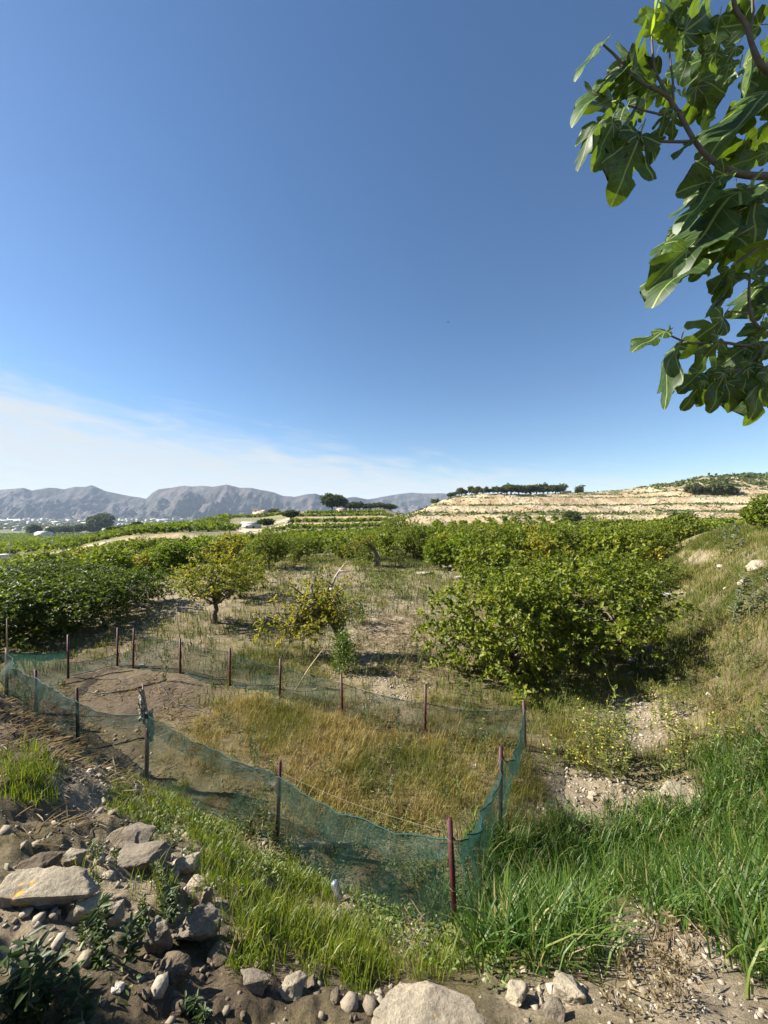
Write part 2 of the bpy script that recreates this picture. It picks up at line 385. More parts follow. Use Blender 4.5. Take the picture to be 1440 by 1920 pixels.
def build_ground():
    ud = np.linspace(-1.12, 1.12, 480); uo = np.geomspace(1.15, 40, 26)
    us = np.concatenate([-uo[::-1], ud, uo])
    d1 = np.geomspace(.3, 120, 350); d2 = np.arange(121, 345, 1.15); d3 = np.geomspace(347, 4300, 46)
    ds = np.concatenate([d1, d2, d3])
    U, D = np.meshgrid(us, ds); X = U*D
    big = np.abs(X) > 4400; X = np.where(big, np.sign(X)*4400, X)
    Z = ground_z(X.ravel(), D.ravel()).reshape(X.shape)
    gx = np.gradient(Z, axis=1)/np.maximum(np.abs(np.gradient(X, axis=1)), 1e-4)
    gd = np.gradient(Z, axis=0)/np.maximum(np.gradient(D, axis=0), 1e-4)
    S = np.hypot(np.clip(gx, -3, 3)*.5, np.clip(gd, -3, 3))
    C = ground_colour(X.ravel(), D.ravel(), Z.ravel(), S.ravel())
    nu, nd = len(us), len(ds)
    V = np.stack([X, D, Z], -1)
    cut = int(np.searchsorted(ds, 92))
    for name, a, b in (('ground', 0, cut+1), ('hillside', cut, nd)):
        n = b-a
        i = np.arange(n-1)[:, None]*nu; j = np.arange(nu-1)[None]
        q = np.stack([i+j, i+j+1, i+nu+j+1, i+nu+j], -1).reshape(-1, 4)
        me = np_mesh(name, V[a:b].reshape(-1, 3), q, C.reshape(nd, nu, 3)[a:b].reshape(-1, 3), True)
        obj(name, me, M['ground' if name == 'ground' else 'hillside'], kind='structure')
    # behind the camera
    ys = np.concatenate([-np.geomspace(4300, .5, 40), [0.31]]); xs = np.concatenate([-np.geomspace(4400, 1, 36), np.linspace(-.9, .9, 9), np.geomspace(1, 4400, 36)])
    X, D = np.meshgrid(xs, ys)
    Z = ground_z(X.ravel(), D.ravel()).reshape(X.shape); Z[-1] -= .03
    far = np.hypot(X, D); Z = Z - 58*sstep(400, 2500, far)
    C = np.tile([.2, .17, .09], (X.size, 1))
    i = np.arange(len(ys)-1)[:, None]*len(xs); j = np.arange(len(xs)-1)[None]
    q = np.stack([i+j, i+j+1, i+len(xs)+j+1, i+len(xs)+j], -1).reshape(-1, 4)
    obj('ground', np_mesh('ground', np.stack([X, D, Z], -1).reshape(-1, 3), q, C, True), M['ground'], kind='structure')

def ground_mat(name, scales, bumpd, amt):
    m, nt, out = new_mat(name)
    at = mnode(nt, 'ShaderNodeAttribute', attribute_name='tint')
    geo = mnode(nt, 'ShaderNodeNewGeometry')
    p = mnode(nt, 'ShaderNodeBsdfPrincipled'); p.inputs['Roughness'].default_value = .95; p.inputs['Specular IOR Level'].default_value = .15
    src = at.outputs['Color']; hs = []
    for s, a in zip(scales, amt):
        n = mnode(nt, 'ShaderNodeTexNoise'); n.inputs['Scale'].default_value = s; n.inputs['Detail'].default_value = 7; n.inputs['Roughness'].default_value = .68
        nt.links.new(geo.outputs['Position'], n.inputs['Vector'])
        mr = mnode(nt, 'ShaderNodeMapRange'); mr.inputs[1].default_value = .28; mr.inputs[2].default_value = .72; mr.inputs[3].default_value = 1-a; mr.inputs[4].default_value = 1+a
        nt.links.new(n.outputs[0], mr.inputs[0])
        mul = mnode(nt, 'ShaderNodeMixRGB', blend_type='MULTIPLY'); mul.inputs[0].default_value = 1
        nt.links.new(src, mul.inputs[1]); nt.links.new(mr.outputs[0], mul.inputs[2]); src = mul.outputs[0]; hs.append(n.outputs[0])
    nt.links.new(src, p.inputs['Base Color'])
    prev = None
    for h, bd in zip(hs, bumpd):
        if not bd: continue
        b = mnode(nt, 'ShaderNodeBump'); b.inputs['Strength'].default_value = 1; b.inputs['Distance'].default_value = bd
        nt.links.new(h, b.inputs['Height'])
        if prev is not None: nt.links.new(prev, b.inputs['Normal'])
        prev = b.outputs[0]
    if prev is not None: nt.links.new(prev, p.inputs['Normal'])
    nt.links.new(p.outputs[0], out.inputs[0]); return m
M['ground'] = ground_mat('ground', (1.3, 11, 60), (.0, .08, .018), (.22, .34, .36))
M['hillside'] = ground_mat('hillside', (.12, .7, 2.2), (.0, .55, .3), (.2, .3, .3))
M['mountain'] = ground_mat('mountain_rock', (.0016, .012, .04), (0, 22, 9), (.25, .4, .35))
build_ground()

# ------------------------------------------------------------------ mountains beyond the valley
def build_mountains():
    sky_line = np.array([(-900,925),(-700,905),(-500,922),(-300,908),(-150,920),(-60,912),(0,918),(25,916),(45,914),(60,919),(90,914),(105,914),(120,917),(140,912),(160,912),(172,909),(182,913),(200,921),(225,926),(245,930),(262,932),(274,935),(285,924),(296,917),(320,914),(345,910),(360,912),(380,910),(400,912),(425,908),(450,914),(470,914),(490,918),(512,922),(530,929),(552,931),(575,926),(590,925),(610,930),(640,934),(665,931),(690,936),(712,932),(740,927),(770,923),(800,925),(830,924),(860,928),(900,932),(960,938),(1100,944),(1300,950)])
    us = np.linspace(-1.6, .45, 700); t = np.linspace(0, 1.2, 100)
    U, T = np.meshgrid(us, t)
    px = 720+720*U
    sl = np.interp(px, sky_line[:, 0], sky_line[:, 1])
    right = sstep(560, 760, px)
    D0 = 2950+250*fbm(U*5, U*0, 81, 2)+500*right; D1 = D0+900+500*right
    D = D0+(D1-D0)*T
    X = U*D
    zr = CAM_Z+(960-sl)/720*D1
    zb = -60.0
    prof = np.where(T < 1, .42*T+.58*T**2.4, 1-(T-1)*1.6)
    foot = sstep(0, .25, T)
    g = ridged(X/520+.3*fbm(X/700, D/700, 83), D/900, 85, 5)/1.9
    env = np.clip(T*(1.0-T)*4, 0, 1)
    z = zb+(zr-zb)*(prof + env*.62*(g-.62)) + env*(zr-zb)*.26*fbm(X/150, D/110, 87, 4) + env*26*(ridged(X/85+.2*fbm(X/90, D/90, 84), D/150, 88, 4)-.95) + env*10*fbm(X/28, D/35, 86, 2)
    z = z + foot*np.clip(1-np.abs(T-1)*3, 0, 1)*3*fbm(X/60, D/60, 89, 3)
    z = np.maximum(z, -68); z[0] = -75
    n3 = fbm(X/260, D/180, 91, 4); n4 = fbm(X/70, z/26+D/90, 93, 3)
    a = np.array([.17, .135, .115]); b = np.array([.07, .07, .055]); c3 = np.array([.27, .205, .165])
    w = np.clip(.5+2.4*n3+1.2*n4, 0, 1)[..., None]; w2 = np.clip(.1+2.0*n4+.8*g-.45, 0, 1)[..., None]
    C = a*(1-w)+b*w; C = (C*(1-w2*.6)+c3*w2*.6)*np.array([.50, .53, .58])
    nu = len(us); i = np.arange(len(t)-1)[:, None]*nu; j = np.arange(nu-1)[None]
    q = np.stack([i+j, i+j+1, i+nu+j+1, i+nu+j], -1).reshape(-1, 4)
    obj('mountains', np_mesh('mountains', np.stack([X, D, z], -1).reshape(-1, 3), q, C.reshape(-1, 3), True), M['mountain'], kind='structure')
build_mountains()

# ------------------------------------------------------------------ air between here and the mountains
def build_haze():
    m, nt, out = new_mat('haze_air')
    v = mnode(nt, 'ShaderNodeVolumePrincipled'); v.inputs['Color'].default_value = (.62, .77, 1.0, 1); v.inputs['Density'].default_value = HAZE
    v.inputs['Anisotropy'].default_value = 0.0
    nt.links.new(v.outputs[0], out.inputs['Volume'])
    zs = []
    for o in scene.objects:
        if o.type == 'MESH': c = np.empty(len(o.data.vertices)*3, np.float32); o.data.vertices.foreach_get('co', c); zs += [c[2::3].min(), c[2::3].max()]
    lo, hi = min(zs)-1, max(zs)+4
    mb = MB(); mb.box((0, 0, (lo+hi)/2), (2*8200, 2*8200, hi-lo))
    mb.build('haze', m, kind='stuff')
HAZE = 0.000065
build_haze()

# ------------------------------------------------------------------ foliage builders
def unit(a): return a/(np.linalg.norm(a, axis=-1, keepdims=True)+1e-9)
def leaf_geo(P, Dr, Nm, L, W, fold=.35, curl=.15):
    """six-point folded leaves: P base, Dr direction, Nm rough normal, length, half width"""
    n = len(P); Dr = unit(Dr); S = unit(np.cross(Nm, Dr)); Nn = np.cross(Dr, S)
    L = np.broadcast_to(L, (n,))[:, None]; W = np.broadcast_to(W, (n,))[:, None]
    mid = P
    tip = P+Dr*L-Nn*L*curl
    a1 = P+Dr*L*.34; a2 = P+Dr*L*.72-Nn*L*curl*.4
    up = Nn*W*fold
    V = np.stack([mid, a1+S*W+up, a2+S*W*.78+up, tip, a2-S*W*.78+up, a1-S*W+up], 1)
    b = np.arange(n)[:, None]*6
    F = np.concatenate([b+np.array([[0, 1, 2, 3]]), b+np.array([[0, 3, 4, 5]])])
    return V.reshape(-1, 3), F
def pal(cols, t):
    cols = np.asarray(cols, float); t = np.clip(t, 0, .9999)*(len(cols)-1); i = t.astype(int); f = (t-i)[:, None]
    return cols[i]*(1-f)+cols[i+1]*f
CITRUS = [(.045,.070,.010), (.075,.108,.012), (.115,.148,.015), (.160,.188,.019), (.205,.215,.025)]
CITRUS_Y = [(.075,.090,.012), (.125,.138,.016), (.18,.185,.020), (.25,.225,.026), (.34,.27,.035)]
GREENS = [(.055,.090,.009), (.090,.135,.010), (.13,.180,.012), (.18,.215,.016)]
def crown_pts(n, rx, ry, rz, cz, g, lump=.55, freq=1.7, seed=0, zmin=.25, shell=.5, droop=.0):
    d = unit(g.normal(size=(n*2, 3)))
    l = 1+lump*(fbm(d[:, 0]*freq+d[:, 2]*1.3, d[:, 1]*freq-d[:, 2]*.9, seed, 2)*1.6)
    r = (shell+(1-shell)*g.random(n*2)**.6)*l
    p = d*r[:, None]*np.array([rx, ry, rz])
    p[:, 2] += cz
    p[:, 2] = np.where(p[:, 2] < cz, cz-(cz-p[:, 2])*.9, p[:, 2])
    k = p[:, 2] > zmin+.25*vnoise(p[:, 0]*1.5, p[:, 1]*1.5, seed+5)
    p = p[k][:n]; return p, unit(p-np.array([0, 0, cz]))
def twig_leaves(P, A, g, per, L, W, palette, tl=.22, bias=.5, spread=1.0, bright=0.0):
    n = len(P); N = n*per
    t = (np.arange(N) % per)/per
    A = unit(A+.55*g.normal(size=A.shape)+np.array([0, 0, .15]))
    Pr = np.repeat(P, per, 0)+np.repeat(A, per, 0)*(t*tl)[:, None]
    AA = np.repeat(A, per, 0)
    dr = unit(AA*.55+spread*unit(g.normal(size=(N, 3)))*.9+np.array([0, 0, -.18]))
    nm = unit(AA*.5+np.array([0, 0, .75])+.55*g.normal(size=(N, 3)))
    s = .7+.6*g.random(N)
    V, F = leaf_geo(Pr, dr, nm, L*s, W*s)
    tc = np.clip(bias+.20*np.repeat(g.normal(size=n), per)+.2*g.normal(size=N)+bright, 0, 1)
    c = pal(palette, tc)
    return V, F, np.repeat(c, 6, 0)
def limb(a, b, g, n=6, wob=.12):
    a = np.array(a, float); b = np.array(b, float); t = np.linspace(0, 1, n)[:, None]
    p = a+(b-a)*t; w = g.normal(size=(n, 3))*wob*np.linalg.norm(b-a)*.5; w[0] = 0; w[-1] = 0
    return p+w*np.sin(np.pi*t)
def tree_meshes(name, g, rx, ry, rz, cz, twigs, per, L, W, palette, seed=0, lump=.55, zmin=.25, bias=.5, trunk_h=None, trunk_r=.09, limbs=7, shell=.5, freq=1.7, tl=.22, lean=(0, 0), bright=0):
    P, A = crown_pts(twigs, rx, ry, rz, cz, g, lump, freq, seed, zmin, shell)
    P = P+np.array([lean[0], lean[1], 0])
    V, F, C = twig_leaves(P, A, g, per, L, W, palette, tl, bias, bright=bright)
    crown = np_mesh('crown', V, F, C)
    mb = MB(); th = trunk_h or max(.35, cz-rz*.75)
    top = np.array([lean[0]*.5, lean[1]*.5, th])
    mb.tube(limb((0, 0, -.15), top, g, 7, .15), np.linspace(trunk_r*1.35, trunk_r*.85, 7), 8)
    for i in range(limbs):
        e = P[g.integers(len(P))]*np.array([.8, .8, 1])+np.array([0, 0, -.1])
        l = limb(top, e, g, 7, .22); mb.tube(l, np.linspace(trunk_r*.62, trunk_r*.12, 7), 6)
        for q in range(3):
            e2 = l[3]+(P[g.integers(len(P))]-l[3])*.6
            mb.tube(limb(l[3], e2, g, 5, .2), np.linspace(trunk_r*.26, trunk_r*.07, 5), 5)
    return crown, mb.mesh('trunk', True)
def make_tree(name, label, cat, loc, meshes, leafmat='citrus', bark='bark', rz=0, scale=None, group=None):
    t = thing(name, label, cat, loc, rz, group, scale)
    obj('trunk', meshes[1], M[bark], t); obj('crown', meshes[0], M[leafmat], t)
    return t

# ------------------------------------------------------------------ citrus trees of the near grove
def grove():
    G = lambda s: np.random.default_rng(s)
    def at(px, py): h = hit(px, py); return Vector(h)
    # the three big bushy trees right of the pen
    a = tree_meshes('a', G(1), 1.62, 1.5, 1.20, 1.32, 1050, 11, .118, .030, CITRUS, 3, .62, .05, .66, .55, .10, 9, .45, 2.2)
    make_tree('citrus_tree', 'broad leafy lemon tree touching the right end of the net pen, nearest of the grove', 'tree', at(950, 1288)+Vector((.30, .75, 0)), a, scale=(.88, .95, .84))
    b = tree_meshes('b', G(2), 1.95, 1.7, 1.45, 1.60, 1150, 11, .118, .030, CITRUS, 9, .62, .15, .60, .6, .11, 9, .45, 2.0)
    make_tree('citrus_tree', 'wide dark lemon tree between the nearest one and the grassy bank', 'tree', at(1125, 1262)+Vector((.05, 1.0, 0)), b, scale=(1, 1, .83))
    c = tree_meshes('c', G(3), 2.3, 1.9, 1.45, 1.85, 1000, 11, .118, .031, CITRUS, 12, .5, .2, .55, .7, .1, 8, .45, 2.0)
    make_tree('citrus_tree', 'yellowish lemon tree standing behind the two biggest bushy ones right of the clearing', 'tree', at(1010, 1165), c, scale=(.9, 1, .68))
    make_tree('citrus_tree', 'yellow green lemon tree at the foot of the grassy bank, right of the grove', 'tree', at(1185, 1120), c, rz=2.1, scale=(.8, .8, .56))
    # the dark row on the left
    d = tree_meshes('d', G(4), 2.0, 1.8, 1.35, 1.5, 1000, 12, .11, .029, CITRUS[:4], 21, .5, .1, .30, .6, .1, 8, .45, 2.0)
    e = tree_meshes('e', G(5), 2.1, 1.9, 1.4, 1.55, 1000, 12, .11, .029, CITRUS[:4], 27, .55, .2, .32, .6, .1, 8, .45, 2.0)
    make_tree('citrus_tree', 'big dark citrus tree at the left edge behind the net corner', 'tree', at(15, 1205), d, scale=(1.05, 1.05, .64))
    make_tree('citrus_tree', 'dark shady citrus tree next to the one at the left edge, behind the net pen', 'tree', at(118, 1178), e, rz=.6, scale=(1.0, 1.0, .64))
    make_tree('citrus_tree', 'dark citrus tree on a short trunk, at the right end of the shady left row', 'tree', at(238, 1136), d, rz=2.4, scale=(.9, .9, .62))
    make_tree('citrus_tree', 'citrus tree in the second row behind the shady left row, by the left edge', 'tree', at(30, 1128), e, rz=3.9, scale=(1.15, 1.15, .60))
    make_tree('citrus_tree', 'citrus tree in the second row behind the dark one on a short trunk', 'tree', at(140, 1112), d, rz=1.2, scale=(1.2, 1.2, .55))
    # open tree with the visible trunk
    f = tree_meshes('f', G(6), 1.5, 1.3, .95, 1.75, 520, 9, .10, .026, CITRUS_Y, 31, .7, .65, .42, .75, .085, 9, .3, 2.2)
    make_tree('citrus_tree', 'open yellow green lemon tree with a bare dark trunk, left of the clearing', 'tree', at(404, 1168), f, scale=(1, 1, .9))
    f2 = tree_meshes('f2', G(7), 1.3, 1.2, .85, 1.2, 420, 9, .10, .026, CITRUS_Y, 35, .7, .3, .45, .5, .07, 8, .3, 2.2)
    make_tree('citrus_tree', 'low sparse lemon tree with yellowing leaves, right of the open one with the bare trunk', 'tree', at(452, 1120), f2, scale=(1, 1, .85))
    # small fresh green trees further up the clearing
    h = tree_meshes('h', G(8), 1.15, 1.1, .95, 1.15, 620, 10, .13, .036, GREENS, 41, .35, .35, .62, .4, .07, 6, .45, 2.0)
    make_tree('citrus_tree', 'small round bright green citrus tree alone in the middle of the clearing', 'tree', at(826, 1067), h)
    make_tree('citrus_tree', 'rounded fresh green citrus shrub at the left end of the clearing', 'tree', at(330, 1076), h, rz=1, scale=(1.25, 1.25, 1.0))
    k = tree_meshes('k', G(9), 1.9, 1.7, 1.25, 1.75, 850, 10, .13, .036, CITRUS, 47, .55, .45, .6, .6, .09, 7, .4, 2.0)
    spots = [(775, 1050, 'citrus tree left of and behind the small round bright green one', .95), (880, 1058, 'citrus tree just right of the small round bright green one', .9),
             (940, 1080, 'yellow green citrus tree between the bright green round one and the big bushy lemon trees', 1.0), (745, 1036, 'tall citrus tree with a dark trunk at the far end of the clearing', 1.2),
             (1060, 1075, 'pale green citrus tree behind the big bushy lemon trees, in the second row', 1.0), (1215, 1062, 'citrus tree in the second row beside the sandy patch on the bank', .9),
             (1130, 1060, 'citrus tree in the middle of the second row behind the big lemon trees', 1.05), (560, 1055, 'low citrus tree behind the pale dead trunk, left of it', .75), (505, 1066, 'low citrus shrub left of the clearing, behind the sparse lemon tree', .8),
             (680, 1052, 'thin old citrus tree at the back of the clearing, right of the dead trunk', .7)]
    for i, (px, py, lb, s) in enumerate(spots):
        make_tree('citrus_tree', lb, 'tree', at(px, py), k, rz=i*1.3, scale=(s, s, s*random.uniform(.9, 1.08)))
    make_tree('citrus_tree', 'leafy green tree on the crest of the grassy bank at the right edge', 'tree', at(1436, 992), h, rz=.4, scale=(.62, .62, .62))
    # old leaning tree
    g = G(10); base = at(643, 1235)
    t = thing('leaning_citrus_tree', 'old half dead lemon tree leaning left over the clearing, gnarled trunk and sparse yellow leaves', 'tree', base)
    mb = MB(); s = base.y/720
    def q(px, py, dy=0): return np.array([(px-643)*s+dy*0, dy, (1235-py)*s])
    trunk = np.array([q(643, 1245), q(644, 1205), q(636, 1182), q(622, 1163, .05), q(608, 1150, .1)])
    mb.tube(trunk, [.16, .14, .15, .10, .075], 9)
    mb.tube(np.array([q(636, 1182), q(639, 1168), q(635, 1160)]), [.12, .09, .03], 8)
    tips = []
    for (px, py, dy) in [(560, 1150, .3), (575, 1120, -.2), (530, 1165, .1), (600, 1112, .4), (545, 1125, -.4), (620, 1118, .1), (500, 1150, .4), (585, 1170, -.4), (630, 1130, -.3), (520, 1190, -.1), (560, 1185, .2), (575, 1085, .5), (612, 1074, .2), (645, 1092, -.2), (535, 1102, .3), (490, 1170, -.3)]:
        l = limb(trunk[3] if px > 580 else trunk[4], q(px, py, dy), g, 8, .22); mb.tube(l, np.linspace(.05, .012, 8), 6); tips.append(l)
    mb.build('trunk', M['bark'], t, True)
    P = np.concatenate([l[2:]+g.normal(size=l[2:].shape)*.13 for l in tips for _ in range(5)])
    P = P + g.normal(size=P.shape)*np.array([.12, .12, .12])-np.array([0, 0, .08])
    V, F, C = twig_leaves(P, g.normal(size=P.shape), g, 5, .095, .025, CITRUS_Y, .15, .66)
    obj('crown', np_mesh('crown', V, F, C), M['citrus'], t)
    # dead tree
    base = at(636, 1128); s = base.y/720
    t = thing('dead_tree', 'leafless pale dead tree trunk forking into bare branches, in the middle of the clearing', 'tree', base)
    q = lambda px, py, dy=0: np.array([(px-636)*s, dy, (1128-py)*s])
    mb = MB(); mb.tube(np.array([q(636, 1134), q(624, 1116), q(621, 1100)]), [.13, .11, .085], 8)
    mb.build('trunk', M['bark_pale'], t, True)
    for pts, r in (([(621, 1100), (629, 1082), (637, 1070), (645, 1060), (655, 1052)], .07), ([(637, 1071), (648, 1072), (657, 1073)], .04), ([(621, 1100), (615, 1086), (611, 1072), (606, 1064)], .05), ([(645, 1060), (650, 1050)], .03), ([(629, 1082), (640, 1080)], .02)):
        m2 = MB(); m2.tube(np.array([q(a, b_, .05*i) for i, (a, b_) in enumerate(pts)]), np.linspace(r, r*.25, len(pts)), 7)
        m2.build('branch', M['bark_pale'], t, True)
    # second gnarled trunk, at the back of the clearing
    base = at(704, 1062); s = base.y/720
    t = thing('old_citrus_tree', 'dark crooked citrus trunk with a thin crown leaning left at the back of the clearing', 'tree', base)
    q = lambda px, py, dy=0: np.array([(px-704)*s, dy, (1062-py)*s])
    mb = MB(); mb.tube(np.array([q(706, 1066), q(710, 1050), q(704, 1036), q(694, 1024)]), [.2, .19, .14, .09], 8)
    tips = []
    for (px, py, dy) in [(660, 1018, .5), (680, 1012, -.5), (640, 1026, .2), (700, 1010, .6), (650, 1034, -.4), (672, 1026, .7)]:
        l = limb(q(694, 1024), q(px, py, dy), g, 7, .2); mb.tube(l, np.linspace(.07, .02, 7), 6); tips.append(l)
    mb.build('trunk', M['bark'], t, True)
    P = np.concatenate([l[2:]+g.normal(size=l[2:].shape)*.25 for l in tips for _ in range(12)])
    V, F, C = twig_leaves(P, g.normal(size=P.shape), g, 4, .14, .04, CITRUS_Y, .2, .35)
    obj('crown', np_mesh('crown', V, F, C), M['citrus'], t)
    # unseen trees added outside the left edge to cast shade on the bank
    o1 = tree_meshes('o1', G(20), 1.5, 1.3, 1.1, 1.9, 700, 10, .13, .04, CITRUS, 55, .5, .5, .5, .9, .1, 7, .35, 2.0)
    for (x, y, s, lb) in ((-4.4, .55, 1.0, 'small unseen citrus tree added outside the left edge to shade the dirt in front'), (-8.0, 4.9, .62, 'low unseen citrus tree added outside the left edge to shade the net corner')):
        make_tree('citrus_tree', lb, 'tree', (x, y, gz(x, y)), o1, rz=x, scale=(s, s, s))
grove()

# ------------------------------------------------------------------ orchards further off
def orchards():
    g = np.random.default_rng(30)
    protos = []
    for i in range(5):
        pal_ = [CITRUS[1:], CITRUS, GREENS, CITRUS_Y, CITRUS][i]
        protos.append(tree_meshes('o%d' % i, np.random.default_rng(60+i), 2.0, 1.9, 1.3, 1.45, 560, 5, .26, .075, pal_, 60+i*3, .5, .15, .6, .5, .09, 4, .45, 2.0, .3))
    small = []
    for i in range(3):
        small.append(tree_meshes('s%d' % i, np.random.default_rng(80+i), 2.0, 1.9, 1.25, 1.35, 230, 4, .55, .17, [GREENS, CITRUS, GREENS][i], 70+i*3, .5, .15, .7, .5, .09, 2, .5, 2.0, .4))
    out = []
    # the dense grove between the clearing and the lane
    P = []
    for d in np.arange(19, 106, 4.3):
        for x in np.arange(-1.1*d, .74*d+4, 4.5):
            xx = x+random.uniform(-.7, .7); dd = d+random.uniform(-.7, .7)
            px, py = proj(xx, dd, gz(xx, dd))
            if px < -60 or px > 1330 or random.random() < .10: continue
            if 480 < px < 800 and dd < 36: continue                      # the clearing
            if 280 < px < 480 and dd < 30: continue
            if px > 800 and dd < 21.5: continue
            if px <= 280 and dd < 22: continue
            # lane and white shed on the left
            if px < 330 and dd > 58+ max(0, px)*.14: continue
            if 330 <= px < 430 and dd > 98: continue
            if 960 < px < 1120 and 78 < dd < 100 and random.random() < .85: continue   # bare field strip
            if 520 < px < 790 and 34 < dd < 58 and random.random() < .5: continue
            if dd < 32 and xx > 0 and gz(xx, dd) > -1.7: continue
            P.append((dd, xx, 0))
    # bright green strip at the foot of the terraced hill
    for d in np.arange(108, 142, 5.0):
        for x in np.arange(.14*d, .98*d, 4.6):
            if random.random() < .12: continue
            P.append((d+random.uniform(-.8, .8), x+random.uniform(-.9, .9), 1))
    # rows on the rise left of the centre
    for x in np.arange(-215, -60, 5.2):
        for d in np.arange(116, 285, 3.9):
            px = 720+720*x/d
            if not (130 < px < 448): continue
            if px < 250 and d < 116+(250-px)*.35: continue
            if abs(px-362) < 5 or px > 430 and d > 190: continue
            P.append((d+random.uniform(-.5, .5), x+random.uniform(-.5, .5), 2))
    # the low field at the left
    for d in list(np.arange(128, 420, 5.0))+list(np.arange(425, 760, 9.0)):
        for x in np.arange(-1.08*d, -.55*d, 5.0 if d < 420 else 8.5):
            px = 720+720*x/d
            if px > 140+ (d-112)*.25: continue
            P.append((d+random.uniform(-.9, .9), x+random.uniform(-.9, .9), 3))
    # hedge-like rows on the central terraces
    for (d0, a, b) in [(146, 505, 735), (142, 500, 740), (158, 548, 735), (166, 548, 735), (206, 560, 735), (214, 560, 730), (246, 575, 720), (254, 580, 715), (124, 545, 730), (118, 540, 735), (112, 540, 735), (262, 430, 545), (268, 432, 550), (256, 425, 550)]:
        for px in np.arange(a, b, 720/d0*2.7):
            P.append((d0+random.uniform(-.6, .6), (px+random.uniform(-2, 2)-720)/720*d0, 4))
    P.sort()
    lab = ['citrus tree in the dense grove between the clearing and the far fields', 'bright green citrus tree in the strip below the terraced hill', 'round citrus tree in the planted rows on the rise left of centre',
           'citrus tree in the low field at the far left', 'small citrus tree in a row on the central terraces']
    grp = ['trees of the dense grove', 'trees below the terraced hill', 'orchard rows on the rise', 'low field orchard', 'rows on the central terraces']
    LIM = 258
    PLACE = ['at the far left behind the shady row', 'behind the right end of the shady row', 'behind the open tree with the bare trunk', 'behind the pale dead trunk', 'behind the end of the clearing',
             'behind the small round bright green tree', 'behind the left of the big lemon trees', 'behind the right of the big lemon trees']
    made = {}
    rest = []
    for i, (d, x, k) in enumerate(P):
        z = gz(x, d)
        if i < LIM:
            big = d < 70
            v = int(g.integers(5)) if big else int(g.integers(3)); key = (big, v)
            s = float(g.uniform(.82, 1.18))*(.78 if k == 0 and x < .1*d else .9)
            low = .68 if (k == 0 and x < -.5*d and d < 45) else 1.0
            sc = (s, s, low*s*float(g.uniform(.85, 1.15)))
            if k in (1, 4): sc = (.8*s, .8*s, .62*s)
            rz = float(g.uniform(0, 6.28))
            px = 720+720*x/d
            lb, gp = lab[k], grp[k]
            if k == 0:
                j = int(np.searchsorted([150, 300, 480, 640, 800, 960, 1120], px)); w = ('nearer', 'farther')[int(d > 42)]
                lb, gp = w+' citrus tree in the dense grove, '+PLACE[j], w+' grove trees '+PLACE[j]
            if key not in made:
                made[key] = make_tree('citrus_tree', lab[k], 'tree', (x, d, z), (protos if big else small)[v], 'citrus' if big else 'far_leaf', 'bark', rz, sc, gp); made[key]['label'] = lb
            else:
                copy_thing(made[key], (x, d, z), rz, sc, lb, gp)
        else: rest.append((x, d, z, k))
    # those past the limit: one mass
    rest = np.array(rest); n = len(rest)
    per = np.clip(38*(150/rest[:, 1])**1.2, 11, 52).astype(int)
    idx = np.repeat(np.arange(n), per); N = len(idx)
    k = rest[idx, 3]; flat = np.isin(k, (1, 4))
    rad = np.where(flat, 1.4, 1.75)*np.repeat(g.uniform(.85, 1.2, n), per); hz = np.where(flat, .7, .95)
    dr = unit(g.normal(size=(N, 3))); dr[:, 2] = np.abs(dr[:, 2])*1.2-.25
    C = rest[idx, :3]+dr*np.stack([rad, rad, hz], -1)*(.75+.3*g.random(N))[:, None]; C[:, 2] += np.where(flat, .65, .95)
    L = np.where(flat, .75, .95)*(.7+.6*g.random(N))*np.sqrt(60/np.repeat(per, per))**.9
    V, F = leaf_geo(C-dr*.2, unit(g.normal(size=(N, 3))), dr+.5*g.normal(size=(N, 3))+np.array([0, 0, .4]), L, L*.42)
    tc = pal([(.065,.098,.010), (.105,.142,.012), (.15,.185,.015), (.20,.22,.02)], np.clip(.5+.2*np.repeat(g.normal(size=n), per)+.2*g.normal(size=N), 0, 1))
    o = obj('orchard_rows', np_mesh('orchard_rows', V, F, np.repeat(tc, 6, 0)), M['far_leaf'], kind='stuff')
    return len(P)
orchards()

